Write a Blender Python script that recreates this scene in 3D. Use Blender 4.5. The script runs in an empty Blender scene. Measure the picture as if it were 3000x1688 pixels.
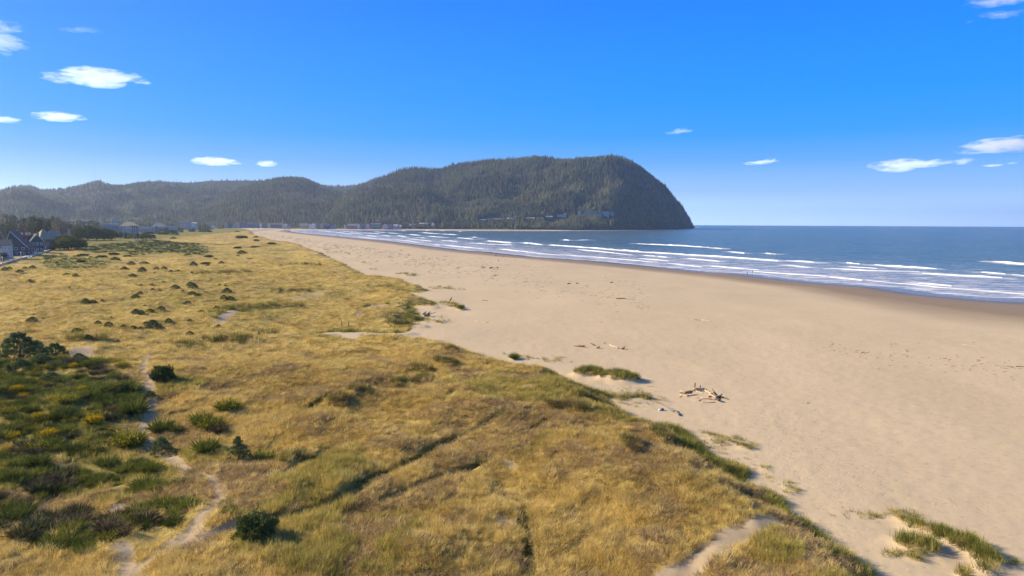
import bpy, bmesh, math, random
import numpy as np
from mathutils import Vector, Matrix, Euler
R = math.radians
sc = bpy.context.scene
C = sc.collection
rng = np.random.default_rng(7)
random.seed(7)

# ------------------------------------------------------------------ camera
CAMZ = 28.0
PITCH, ROLL = 5.54, 0.28
F = 2000.0                        # focal length in pixels of the 3000 px wide photograph
cam_d = bpy.data.cameras.new('camera')
cam = bpy.data.objects.new('camera', cam_d)
C.objects.link(cam)
cam_d.sensor_width = 36.0
cam_d.lens = 36.0 * F / 3000.0
cam_d.clip_start = 0.5
cam_d.clip_end = 90000.0
CM = (Matrix.Rotation(R(90 - PITCH), 4, 'X') @ Matrix.Rotation(R(ROLL), 4, 'Z'))
cam.matrix_world = Matrix.Translation((0, 0, CAMZ)) @ CM
sc.camera = cam

# ------------------------------------------------------------------ world, sun, exposure
SUN_EL, SUN_AZ = 29.0, -80.0      # azimuth measured from +Y (view direction) towards +X
world = bpy.data.worlds.new('World'); sc.world = world; world.use_nodes = True
nt = world.node_tree; nt.nodes.clear()
wo = nt.nodes.new('ShaderNodeOutputWorld'); bg = nt.nodes.new('ShaderNodeBackground')
sky = nt.nodes.new('ShaderNodeTexSky'); sky.sky_type = 'NISHITA'; sky.sun_disc = False
sky.sun_elevation = R(SUN_EL); sky.sun_rotation = R(SUN_AZ)
sky.air_density = 1.0; sky.dust_density = 0.3; sky.ozone_density = 4.0; sky.altitude = 0
# the deep saturated blue of this sky: one elevation-only tint, the same all round the compass
tc = nt.nodes.new('ShaderNodeTexCoord'); sep = nt.nodes.new('ShaderNodeSeparateXYZ')
nt.links.new(tc.outputs['Generated'], sep.inputs[0])
ramp = nt.nodes.new('ShaderNodeValToRGB')
els = [(0.0, (.56, .74, .98)), (0.014, (.42, .60, .82)), (0.044, (.19, .34, .58)), (0.084, (.06, .22, .52)), (0.12, (.008, .178, .50)),
       (0.168, (.0, .156, .50)), (0.30, (.0, .108, .48)), (0.5, (.010, .080, .29)), (1.0, (.022, .060, .15))]
cr = ramp.color_ramp
while len(cr.elements) < len(els): cr.elements.new(0.5)
for e, (p, c) in zip(cr.elements, els): e.position = p; e.color = (*c, 1)
nt.links.new(sep.outputs['Z'], ramp.inputs['Fac'])
mul = nt.nodes.new('ShaderNodeMixRGB'); mul.blend_type = 'MIX'; mul.inputs['Fac'].default_value = 0.0
SKYV = nt.nodes.new('ShaderNodeVectorMath'); SKYV.operation = 'SCALE'; SKYV.inputs['Scale'].default_value = 12.6
nt.links.new(ramp.outputs['Color'], SKYV.inputs[0])
mixs = nt.nodes.new('ShaderNodeMix'); mixs.data_type = 'RGBA'; mixs.inputs['Factor'].default_value = 0.97
nt.links.new(sky.outputs['Color'], mixs.inputs['A']); nt.links.new(SKYV.outputs[0], mixs.inputs['B'])
nt.nodes.remove(mul)
nt.links.new(mixs.outputs['Result'], bg.inputs['Color']); bg.inputs['Strength'].default_value = 0.11
nt.links.new(bg.outputs[0], wo.inputs['Surface'])

sun_d = bpy.data.lights.new('sun', 'SUN'); sun_d.energy = 5.0; sun_d.angle = R(0.53); sun_d.color = (1.0, 0.84, 0.62)
sun = bpy.data.objects.new('sun', sun_d); C.objects.link(sun)
sd = Vector((math.sin(R(SUN_AZ)) * math.cos(R(SUN_EL)), math.cos(R(SUN_AZ)) * math.cos(R(SUN_EL)), math.sin(R(SUN_EL))))
sun.rotation_euler = sd.to_track_quat('Z', 'Y').to_euler(); sun.location = sd * 200
sc.view_settings.view_transform = 'Standard'; sc.view_settings.look = 'None'
sc.view_settings.gamma = 1; sc.view_settings.use_curve_mapping = False; sc.view_settings.exposure = 0.65
sc.cycles.volume_bounces = 5; sc.cycles.volume_max_steps = 96; sc.cycles.max_bounces = 8
HAZE_D = 7.0e-5
sc.cycles.transparent_max_bounces = 8

# ------------------------------------------------------------------ pixel rays (used only to measure where things stand)
CMn = np.array(CM.to_3x3())
REARTH = 6371000.0
def rays(sx, sy):
    sx = np.asarray(sx, float); sy = np.asarray(sy, float)
    d = np.stack([(sx - 1500) / F, -(sy - 844) / F, -np.ones_like(sx)], -1)
    return d @ CMn.T
def at(sx, sy, z=0.0):
    """world x, y where the sight line of a photo pixel meets height z"""
    d = rays(sx, sy); t = (z - CAMZ) / d[..., 2]
    return d[..., 0] * t, d[..., 1] * t
def poly(pts, z):
    a = np.array(pts, float); x, y = at(a[:, 0], a[:, 1], z); return np.stack([x, y], 1)
def azel(sx, sy):
    d = rays(sx, sy); return np.arctan2(d[..., 0], d[..., 1]), d[..., 2] / np.hypot(d[..., 0], d[..., 1])
def project(x, y, z):
    v = np.stack([x, y, np.asarray(z) - CAMZ], -1) @ CMn
    return 1500 + F * v[..., 0] / -v[..., 2], 844 - F * v[..., 1] / -v[..., 2]

# ------------------------------------------------------------------ noise and distances
def _hash(ix, iy, seed):
    h = (ix * 374761393 + iy * 668265263 + seed * 1442695041) & 0xFFFFFFFF
    h = ((h ^ (h >> 13)) * 1274126177) & 0xFFFFFFFF
    return ((h ^ (h >> 16)) & 0xFFFFFF) / float(0xFFFFFF)
def vnoise(x, y, seed=0):
    ix = np.floor(x).astype(np.int64); iy = np.floor(y).astype(np.int64)
    fx = x - ix; fy = y - iy; fx = fx * fx * (3 - 2 * fx); fy = fy * fy * (3 - 2 * fy)
    a = _hash(ix, iy, seed); b = _hash(ix + 1, iy, seed); c = _hash(ix, iy + 1, seed); d = _hash(ix + 1, iy + 1, seed)
    return (a * (1 - fx) + b * fx) * (1 - fy) + (c * (1 - fx) + d * fx) * fy
def fbm(x, y, scale, octv=4, seed=0):
    s = 0; amp = 1; tot = 0
    for i in range(octv):
        s = s + amp * vnoise(x / scale + 17.3 * i, y / scale - 9.1 * i, seed + i); tot += amp; amp *= .5; scale *= .5
    return s / tot
def sstep(a, b, x):
    t = np.clip((x - a) / (b - a), 0, 1); return t * t * (3 - 2 * t)
def dline(x, y, P, closed=False):
    d2 = np.full(x.shape, 1e12)
    n = len(P)
    for i in range(n if closed else n - 1):
        ax, ay = P[i]; bx, by = P[(i + 1) % n]; vx, vy = bx - ax, by - ay; L = vx * vx + vy * vy + 1e-9
        t = np.clip(((x - ax) * vx + (y - ay) * vy) / L, 0, 1)
        np.minimum(d2, (x - ax - t * vx) ** 2 + (y - ay - t * vy) ** 2, out=d2)
    return np.sqrt(d2)
def inside(x, y, P):
    r = np.zeros(x.shape, bool); n = len(P)
    for i in range(n):
        ax, ay = P[i]; bx, by = P[(i + 1) % n]
        if ay == by: continue
        c = ((ay > y) != (by > y)) & (x < (bx - ax) * (y - ay) / (by - ay) + ax); r ^= c
    return r
def sdf(x, y, P):
    d = dline(x, y, P, True); return np.where(inside(x, y, P), d, -d)

# ------------------------------------------------------------------ objects
def tag(o, label=None, cat=None, group=None, kind=None):
    if label: o['label'] = label
    if cat: o['category'] = cat
    if group: o['group'] = group
    if kind: o['kind'] = kind
    return o
def empty(name, loc, rz=0, label=None, cat=None, group=None):
    o = bpy.data.objects.new(name, None); C.objects.link(o); o.location = loc; o.rotation_euler = (0, 0, rz)
    return tag(o, label, cat, group)
def new_mesh(name, verts, faces, mats, smooth=False, midx=None):
    me = bpy.data.meshes.new(name)
    v = np.asarray(verts, float).reshape(-1, 3)
    me.from_pydata([tuple(p) for p in v.tolist()] if len(v) < 200000 else v.tolist(), [], faces if isinstance(faces, list) else faces.tolist())
    for m in (mats if isinstance(mats, (list, tuple)) else [mats]): me.materials.append(m)
    if midx is not None: me.polygons.foreach_set('material_index', np.asarray(midx, np.int32))
    if smooth: me.polygons.foreach_set('use_smooth', np.ones(len(me.polygons), bool))
    me.update(); return me
def obj(name, me, parent=None, loc=None):
    o = bpy.data.objects.new(name, me); C.objects.link(o)
    if parent is not None: o.parent = parent
    if loc is not None: o.location = loc
    return o
def copy_thing(root, loc, rz=None, scale=None, label=None, group=None):
    r = root.copy(); C.objects.link(r); r.location = loc
    if rz is not None: r.rotation_euler = (0, 0, rz)
    if scale is not None: r.scale = scale if hasattr(scale, '__len__') else (scale,) * 3
    if label: r['label'] = label
    if group: r['group'] = group
    for ch in list(root.children):
        c = ch.copy(); C.objects.link(c); c.parent = r
        for g in ch.children:
            d = g.copy(); C.objects.link(d); d.parent = c
    return r
def grid_mesh(name, X, Y, Z, fmask, mat, attrs=None, smooth=True):
    """structured grid -> mesh, keeping only the faces in fmask"""
    nr, nc = X.shape
    idx = np.arange(nr * nc).reshape(nr, nc)
    q = np.stack([idx[:-1, :-1], idx[:-1, 1:], idx[1:, 1:], idx[1:, :-1]], -1)[fmask]
    used = np.zeros(nr * nc, bool); used[q.ravel()] = True
    remap = np.cumsum(used) - 1
    q = remap[q]; V = np.stack([X.ravel(), Y.ravel(), Z.ravel()], 1)[used]
    me = bpy.data.meshes.new(name)
    me.vertices.add(len(V)); me.vertices.foreach_set('co', V.astype(np.float32).ravel())
    me.loops.add(q.size); me.loops.foreach_set('vertex_index', q.astype(np.int32).ravel())
    me.polygons.add(len(q)); me.polygons.foreach_set('loop_start', np.arange(0, q.size, 4, dtype=np.int32))
    me.polygons.foreach_set('loop_total', np.full(len(q), 4, np.int32))
    me.update(calc_edges=True)
    if smooth: me.polygons.foreach_set('use_smooth', np.ones(len(q), bool))
    for k, a in (attrs or {}).items():
        at_ = me.attributes.new(k, 'FLOAT', 'POINT'); at_.data.foreach_set('value', a.ravel()[used].astype(np.float32))
    me.materials.append(mat)
    return obj(name, me)

# ------------------------------------------------------------------ materials
class NT:
    def __init__(s, name):
        s.m = bpy.data.materials.new(name); s.m.use_nodes = True; s.t = s.m.node_tree
        s.b = s.t.nodes['Principled BSDF']; s.out = s.t.nodes['Material Output']
    def n(s, typ, **kw):
        nd = s.t.nodes.new('ShaderNode' + typ)
        for k, v in kw.items():
            if k in nd.inputs: nd.inputs[k].default_value = v
            else: setattr(nd, k, v)
        return nd
    def l(s, a, b): s.t.links.new(a, b)
    def pos(s):
        g = s.n('NewGeometry'); return g.outputs['Position']
    def noise(s, scale, vec=None, detail=4, rough=.55, stretch=None):
        if vec is None: vec = s.pos()
        if stretch:
            mp = s.n('Mapping'); mp.inputs['Scale'].default_value = stretch[:3]
            if len(stretch) > 3: mp.inputs['Rotation'].default_value = (0, 0, stretch[3])
            s.l(vec, mp.inputs['Vector']); vec = mp.outputs[0]
        t = s.n('TexNoise', Scale=scale, Detail=detail, Roughness=rough); s.l(vec, t.inputs['Vector']); return t.outputs['Fac']
    def ramp(s, fac, stops):
        r = s.n('ValToRGB'); e = r.color_ramp
        while len(e.elements) < len(stops): e.elements.new(.5)
        for el, (p, c) in zip(e.elements, stops):
            el.position = p; el.color = (c, c, c, 1) if isinstance(c, (int, float)) else (*c, 1)
        s.l(fac, r.inputs['Fac']); return r.outputs['Color']
    def mix(s, f, a, b, blend='MIX'):
        m = s.n('Mix', data_type='RGBA', blend_type=blend)
        for k, v in (('Factor', f), ('A', a), ('B', b)):
            if isinstance(v, (int, float)): m.inputs[k].default_value = v
            elif isinstance(v, tuple): m.inputs[k].default_value = (*v, 1)
            else: s.l(v, m.inputs[k])
        return m.outputs['Result']
    def math(s, op, a, b=None):
        m = s.n('Math', operation=op)
        for i, v in enumerate((a, b)):
            if v is None: continue
            if isinstance(v, (int, float)): m.inputs[i].default_value = v
            else: s.l(v, m.inputs[i])
        return m.outputs[0]
    def attr(s, name):
        a = s.n('Attribute', attribute_name=name); return a.outputs['Fac']
    def bump(s, h, strength=.3, dist=.1):
        b = s.n('Bump', Strength=strength, Distance=dist); s.l(h, b.inputs['Height']); s.l(b.outputs[0], s.b.inputs['Normal'])
    def col(s, c):
        if isinstance(c, tuple): s.b.inputs['Base Color'].default_value = (*c, 1)
        else: s.l(c, s.b.inputs['Base Color'])
    def rough(s, v):
        if isinstance(v, (int, float)): s.b.inputs['Roughness'].default_value = v
        else: s.l(v, s.b.inputs['Roughness'])

def simple(name, c, rough=.7, var=.18, scale=.8, bump=0):
    k = NT(name); nz = k.noise(scale)
    lo = tuple(x * (1 - var) for x in c); hi = tuple(min(1, x * (1 + var)) for x in c)
    k.col(k.ramp(nz, [(.3, lo), (.7, hi)])); k.rough(rough)
    if bump: k.bump(k.noise(scale * 4), bump, .05)
    k.b.inputs['Specular IOR Level'].default_value = .3
    return k.m

def leaf_mat(name, cols, rand=.35, patch=.05, transl=.0):
    """foliage: colour by clump in the world and by plant"""
    k = NT(name); oi = k.n('ObjectInfo')
    n1 = k.noise(patch, detail=3); n2 = k.noise(patch * 14, detail=2)
    f = k.math('ADD', k.math('MULTIPLY', n1, .6), k.math('MULTIPLY', n2, .3))
    f = k.math('ADD', f, k.math('MULTIPLY', oi.outputs['Random'], rand))
    n = len(cols); k.col(k.ramp(k.math('SUBTRACT', f, .12), [(.25 + .5 * i / max(1, n - 1), c) for i, c in enumerate(cols)]))
    k.rough(.75); k.b.inputs['Specular IOR Level'].default_value = .15
    if transl:
        tr = k.n('BsdfTranslucent'); mx = k.n('MixShader'); mx.inputs[0].default_value = transl
        src = k.b.inputs['Base Color'].links[0].from_socket
        k.l(src, tr.inputs['Color']); k.l(k.b.outputs[0], mx.inputs[1]); k.l(tr.outputs[0], mx.inputs[2]); k.l(mx.outputs[0], k.out.inputs['Surface'])
    return k.m
M = {}
# ================================================================== the lie of the land, measured from the photograph
WATER_EDGE = [(3250, 893), (3000, 875), (2884, 873), (2752, 862), (2620, 842), (2422, 829), (2257, 812), (2191, 802), (2092, 798),
              (1927, 782.5), (1762, 766), (1564, 753), (1432, 738), (1361, 734), (1283, 724), (1205, 714.6), (1128, 705),
              (1050, 698), (960, 689), (891, 683.5), (852, 678), (848, 676), (880, 674.6), (950, 674.2), (1050, 674), (1180, 674), (1300, 674.6),
              (1500, 675.5), (1600, 675.3), (1700, 674), (1800, 672.8), (1900, 671), (1980, 669), (2020, 667), (2042, 664.5)]
we = poly(WATER_EDGE, 0.0)
WATER = np.concatenate([np.array([[260., -300.], [we[0][0] + 60, 60.]]), we, np.array([[900., 9000.], [60000., 40000.], [60000., -300.]])])
WET_IN = [(3200, 1015), (3000, 985), (2686, 950), (2488, 912), (2356, 872), (2224, 842), (2026, 815), (1828, 791), (1564, 766),
          (1498, 758), (1300, 741), (1210, 728), (1130, 716), (1050, 707), (960, 697), (891, 690), (840, 683), (800, 678), (840, 671.5)]
wet_line = poly(WET_IN, 0.8)
DUNE_EDGE = [(690, 668), (716, 671), (740, 678), (742, 685), (767, 691), (786, 697), (806, 703), (833, 707), (860, 710), (883, 716), (903, 724), (926, 732), (945, 737),
             (985, 757), (1008, 765), (1031, 779), (1064, 794.5), (1086, 805.5), (1152, 812), (1207, 823.5), (1262, 840), (1207, 843.5),
             (1166, 840), (1097, 842), (1180, 849), (1235, 861), (1279, 877), (1271, 882), (1207, 886), (1224, 898), (1238, 909), (1238, 925),
             (1188, 925), (1210, 942), (1204, 956), (1124, 959), (1042, 959), (986, 959), (931, 967), (865, 967), (917, 972), (926, 973),
             (959, 969), (1031, 973), (1036, 981), (1042, 973), (1124, 977), (1235, 979), (1300, 988), (1338, 1000), (1372, 1012), (1421, 1026),
             (1462, 1038), (1483, 1048), (1545, 1064), (1607, 1071), (1659, 1084.5), (1700, 1107), (1773, 1128), (1786, 1166), (1848, 1191),
             (1890, 1205), (1923, 1213), (1973, 1218), (1993, 1224), (2014, 1240), (2049, 1260), (2076, 1286), (2103, 1311), (2160, 1325),
             (2194, 1348), (2191, 1368), (2231, 1392), (2271, 1405), (2292, 1426), (2300, 1447), (2335, 1463), (2366, 1486), (2393, 1510),
             (2426, 1530), (2450, 1550), (2490, 1577), (2511, 1597), (2537, 1604), (2563, 1625), (2591, 1640), (2610, 1658), (2640, 1668),
             (2652, 1688), (2700, 1740), (2760, 1830), (2900, 2050)]
de = poly(DUNE_EDGE, 3.6)
DUNE = np.concatenate([de, np.array([[18., 12.], [-300., 12.], [-1200., 300.], [-2500., 2300.], [-900., 2600.]])])
# low sand hummocks with grass on the open beach: (px, py, half width px, half height px, rise m, grass 0..1)
HUMPS = [(1735, 1092, 52, 14, 1.3, 1.0), (1808, 1105, 60, 18, 1.5, 1.0), (1850, 1108, 26, 14, 1.1, 1.0), (1850, 1165, 85, 26, .5, .55),
         (2686, 1592, 58, 30, .7, 1.0), (2730, 1550, 56, 22, .7, 1.0), (2800, 1582, 74, 34, .9, 1.0), (2862, 1612, 46, 28, .7, 1.0),
         (2905, 1640, 30, 18, .7, .55), (2885, 1662, 22, 10, .7, .8), (2822, 1678, 18, 12, .6, .75), (2870, 1688, 26, 12, .6, .8), (2690, 1625, 34, 9, .3, .4), (2655, 1515, 30, 9, .5, .4),
         (2130, 1290, 62, 14, .5, .4), (2185, 1305, 24, 8, .4, .4), (1340, 899, 18, 7, .8, .7), (1311, 1046, 1, 1, 0, 0), (1506, 1045, 10, 6, .6, 1.0), (1350, 904, 9, 6, .7, 1.0),
         (1290, 843, 36, 4, .5, .5), (1180, 802, 26, 3.4, .6, .9), (1207, 806, 20, 3, .5, .6), (962, 741, 26, 4, .8, .9), (1276, 940, 40, 9, .5, .4), (1290, 893, 34, 7, .4, .35),
         (950, 731, 16, 3, .6, .8), (1340, 848, 22, 2.5, .3, .4), (1600, 1052, 60, 7, .2, .16), (1070, 770, 18, 3, .4, .5), (1092, 790, 12, 2.5, .4, .5), (2320, 1440, 22, 8, .2, .3),
         (2245, 1370, 14, 5, .2, .3), (2310, 1418, 12, 6, .3, .4), (2960, 1650, 20, 10, .4, .35)]
PATHS = [  # (points, half width m, grass left on it)
    ([(442, 1033), (430, 1055), (422, 1085), (424, 1116), (436, 1140), (452, 1171), (443, 1211), (424, 1241), (434, 1271), (470, 1298), (500, 1320),
      (530, 1338), (563, 1357), (603, 1387), (633, 1412), (649, 1442), (645, 1472), (624, 1503), (598, 1528), (558, 1563), (512, 1593),
      (472, 1623), (437, 1653), (402, 1688), (350, 1740), (250, 1830)], .52, .0),
    ([(705, 1533), (653, 1553), (603, 1573), (553, 1598), (500, 1612)], .55, .25),
    ([(352, 1618), (368, 1650), (362, 1700)], .6, .3),
    ([(75, 1467), (151, 1447), (200, 1432), (261, 1412)], .7, .5),
    ([(332, 1490), (342, 1470), (352, 1457)], .7, .3),
    ([(246, 1018), (240, 1035), (236, 1052)], 1.5, .4),
    ([(1888, 1684), (1968, 1665), (2036, 1634), (2090, 1604), (2137, 1564), (2187, 1543), (2231, 1523), (2262, 1512)], .95, .0),
    ([(1800, 1700), (1888, 1684)], .9, .0),
    ([(1469, 1208), (1510, 1194), (1555, 1187), (1600, 1183)], .9, .6),
    ([(1780, 1150), (1840, 1180), (1935, 1212)], 1.2, .5),
    ([(480, 991), (530, 990), (580, 989)], .8, .5),
    ([(640, 940), (680, 920)], 1.2, .3), ([(1031, 975), (1030, 990)], 1.0, .3), ([(850, 967), (880, 966.5), (950, 966), (1050, 966), (1130, 968), (1210, 969), (1300, 976)], 3.4, .0), ([(917, 967), (921, 974)], 1.5, .2),
    ([(880, 877), (930, 850)], 3.0, .55),
    ([(1090, 900), (1130, 895)], .8, .2), ([(930, 907), (1000, 905)], .7, .3), ([(960, 804), (1000, 803)], 1.4, .3),
]
TRENCH = [
    ([(681, 1534), (762, 1510), (884, 1477), (949, 1453), (990, 1437), (1046, 1408), (1107, 1368), (1168, 1335), (1229, 1303), (1290, 1270),
      (1372, 1238), (1421, 1224), (1469, 1207)], .66, .85),
    ([(1107, 1437), (1188, 1400), (1252, 1373), (1338, 1341), (1407, 1321), (1440, 1300)], .5, .6),
    ([(827, 1380), (864, 1358), (949, 1307)], .5, .5), ([(892, 1201), (925, 1178), (957, 1161)], .6, .5),
    ([(1531, 1440), (1541, 1497), (1548, 1580), (1549, 1645)], .42, .8), ([(1455, 1359), (1472, 1400), (1490, 1420), (1528, 1440)], .32, .4),
    ([(1998, 1520), (1992, 1555)], .3, .4),
    ([(1290, 1180), (1330, 1150)], .5, .3), ([(1560, 1240), (1600, 1225)], .7, .5),
]
PROM_SEA = poly([(-60, 798), (0, 780), (55, 763), (95, 753), (132, 741), (153, 732), (163, 727)], 4.2)
PROM_LAND = poly([(-60, 785), (0, 769), (36, 761), (83, 750.5), (124, 737.5), (147, 729.5), (157, 725)], 4.2)

# polar grid about the view point
NTH, NRR = 760, 820
TH = np.linspace(R(-62), R(62), NTH); LR = np.linspace(math.log(20.), math.log(5600.), NRR)
GR, GT = np.meshgrid(np.exp(LR), TH, indexing='ij')
GX = GR * np.sin(GT); GY = GR * np.cos(GT)
dw = -sdf(GX, GY, WATER)
dd = sdf(GX, GY, DUNE)
dd = dd + (fbm(GX, GY, 5., 3, 15) - .5) * 3.0 * (1 - sstep(6, 14, np.abs(dd)))
dwet = dline(GX, GY, wet_line)
beach = np.where(dw > 0, 2.0 * (1 - np.exp(-dw / 55.)), np.maximum(dw * .03, -6.))
near = GR < 900
def on_near(fn, fill):
    out = np.full(GX.shape, fill, float); out[near] = fn(GX[near], GY[near]); return out
path_m = np.zeros(GX.shape); tren = np.zeros(GX.shape)
for pts, hw, left in PATHS:
    P = poly(pts, 4.2)
    d = on_near(lambda x, y: dline(x, y, P), 1e6)
    w = hw * (.75 + .75 * on_near(lambda x, y: fbm(x, y, 2.6, 3, 91), 0))
    path_m = np.maximum(path_m, (1 - sstep(w * .75, w * 1.35, d)) * (1 - left))
for pts, hw, dep in TRENCH:
    P = poly(pts, 4.6); d = on_near(lambda x, y: dline(x, y, P), 1e6)
    brk = np.clip(on_near(lambda x, y: fbm(x, y, 5., 2, 33), .5) * 2.4 - .2, 0.8, 1)
    tren = np.maximum(tren, (1 - sstep(hw * .6, hw * 1.55, d)) * min(1, dep * 1.25) * brk)
n25 = fbm(GX, GY, 34., 3, 1); n7 = fbm(GX, GY, 8., 3, 2); n2 = fbm(GX, GY, 2.2, 2, 3)
inn = sstep(0, 7, dd)
town = sdf(GX, GY, np.concatenate([PROM_LAND, np.array([[-370., 560.], [-520., 1200.], [-800., 2400.], [-4000., 2400.], [-3000., 0.], [-260., 250.]])]))
flat = np.maximum(sstep(-2, 8, town), 1 - sstep(7, 20, dline(GX, GY, PROM_SEA)))
land = beach + inn * 1.7 + sstep(4, 45, dd) * .7
land = land + inn * ((n25 - .5) * 4.2 * sstep(0, 30, dd) + (n7 - .5) * 1.7 + (n2 - .5) * .55 * (GR < 420))
land = land + sstep(0, 6, dd) * (1 - sstep(10, 26, dd)) * .7
land = land - tren * .8 - path_m * .10
_d = on_near(lambda x, y: dline(x, y, poly([(850, 967), (950, 966), (1050, 966), (1130, 968), (1210, 969), (1300, 976)], 2.4)), 1e6)
land = np.where(_d < 30, beach + .25 + (land - beach - .25) * np.maximum(sstep(3.5, 22, _d), .0), land)
BANKS = [([(530, 992), (600, 984), (650, 982), (725, 990)], 2.2), ([(790, 960), (870, 962), (985, 952)], 2.4), ([(1000, 953), (1060, 957), (1110, 956)], 1.6), ([(1150, 957), (1200, 950)], 2.0), ([(1150, 925), (1235, 930)], 1.8),
         ([(640, 925), (690, 905), (760, 897), (870, 895)], 3.0), ([(820, 850), (880, 843)], 3.5), ([(600, 808), (660, 806), (720, 800)], 4.0), ([(1090, 838), (1160, 838)], 2.4), ([(1080, 893), (1120, 890)], 2.2), ([(1230, 875), (1270, 878)], 1.6), ([(840, 778), (920, 776)], 3.5),
         ([(1612, 1186), (1660, 1190), (1712, 1200)], 1.0), ([(1690, 1150), (1735, 1148), (1785, 1156)], 1.3), ([(1455, 1215), (1470, 1207)], 1.0), ([(1310, 1022), (1330, 1030)], .9), ([(1215, 1080), (1245, 1085)], 1.0), ([(1930, 1262), (1950, 1275)], .9), ([(1845, 1290), (1855, 1320)], .7),
         ([(840, 1340), (870, 1330)], .8), ([(1330, 1030 + 40), (1290, 1060)], 1.0), ([(980, 1180), (1060, 1150)], 1.2), ([(1180, 1120), (1250, 1110)], 1.1), ([(540, 1010), (590, 1008)], 1.2), ([(160, 985), (300, 980)], 1.4)]
bank = np.zeros(GX.shape)
for pts, hw in BANKS:
    P = poly(pts, 4.6); d = on_near(lambda x, y: dline(x, y, P), 1e6); bank = np.maximum(bank, 1 - sstep(hw * .4, hw * 1.5, d + (n7 - .5) * hw))
land = land + bank * .55
hump_v = np.zeros(GX.shape); hump_h = np.zeros(GX.shape)
for px, py, hx, hy, rise, g in HUMPS:
    x0, y0 = at(px, py, 2.3); r0 = math.hypot(x0, y0); s = r0 / F * 1.04
    ex = hx * s; ey = max(ex * .42, hy * s * r0 / 26. * .5); 
    u = ((GX - x0) * math.cos(math.atan2(x0, y0)) - (GY - y0) * math.sin(math.atan2(x0, y0))) / ex
    v = ((GX - x0) * math.sin(math.atan2(x0, y0)) + (GY - y0) * math.cos(math.atan2(x0, y0))) / ey
    q = np.sqrt(u * u + v * v) + (n2 - .5) * .7
    hump_h = np.maximum(hump_h, rise * .75 * (1 - sstep(.2, 1.6, q)) * (dd < 2)); hump_v = np.maximum(hump_v, (1 - sstep(.75, 1.05, q)) * g)
land += hump_h
land += (1 - inn) * ((fbm(GX, GY, 22., 3, 8) - .5) * .45 + (fbm(GX, GY, 1.3, 2, 9) - .5) * .10 * (GR < 200)) * sstep(5, 50, dw)
land = land * (1 - flat) + flat * 4.45
GZ = land - GR ** 2 / (2 * REARTH)
veg = np.maximum(sstep(-.3, .8, dd), hump_v)
bare = sstep(.80, .86, fbm(GX, GY, 6., 3, 44)) * (dd > 3) * .7
veg = veg * (1 - path_m) * (1 - bare)
wetf = 1 - sstep(0, 1, np.clip(dw, 0, None) / (np.clip(dw, 0, None) + dwet + 1e-3))
isdry = ~inside(GX, GY, np.concatenate([wet_line, we[:21][::-1]]))
wetf = np.where(isdry, np.exp(-dwet / 9.) * wetf * .25, wetf)
wetf = np.clip(wetf * 1.1, 0, 1); wetf[dw <= 0] = 1
def sample(A, x, y):
    """bilinear look-up of a land grid at world points"""
    x = np.asarray(x, float); y = np.asarray(y, float)
    fr = (np.log(np.hypot(x, y)) - LR[0]) / (LR[1] - LR[0]); ft = (np.arctan2(x, y) - TH[0]) / (TH[1] - TH[0])
    fr = np.clip(fr, 0, NRR - 1.001); ft = np.clip(ft, 0, NTH - 1.001)
    i = fr.astype(int); j = ft.astype(int); a = fr - i; b = ft - j
    return (A[i, j] * (1 - a) + A[i + 1, j] * a) * (1 - b) + (A[i, j + 1] * (1 - a) + A[i + 1, j + 1] * a) * b
def ground(sx, sy, h=0.0):
    """world point where the sight line of a photo pixel meets the land (raised by h)"""
    z = 3.0
    for _ in range(12):
        x, y = at(sx, sy, z + h); z = .5 * z + .5 * float(sample(GZ, x, y))
    x, y = at(sx, sy, z + h); return Vector((float(x), float(y), float(sample(GZ, x, y))))

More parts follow.
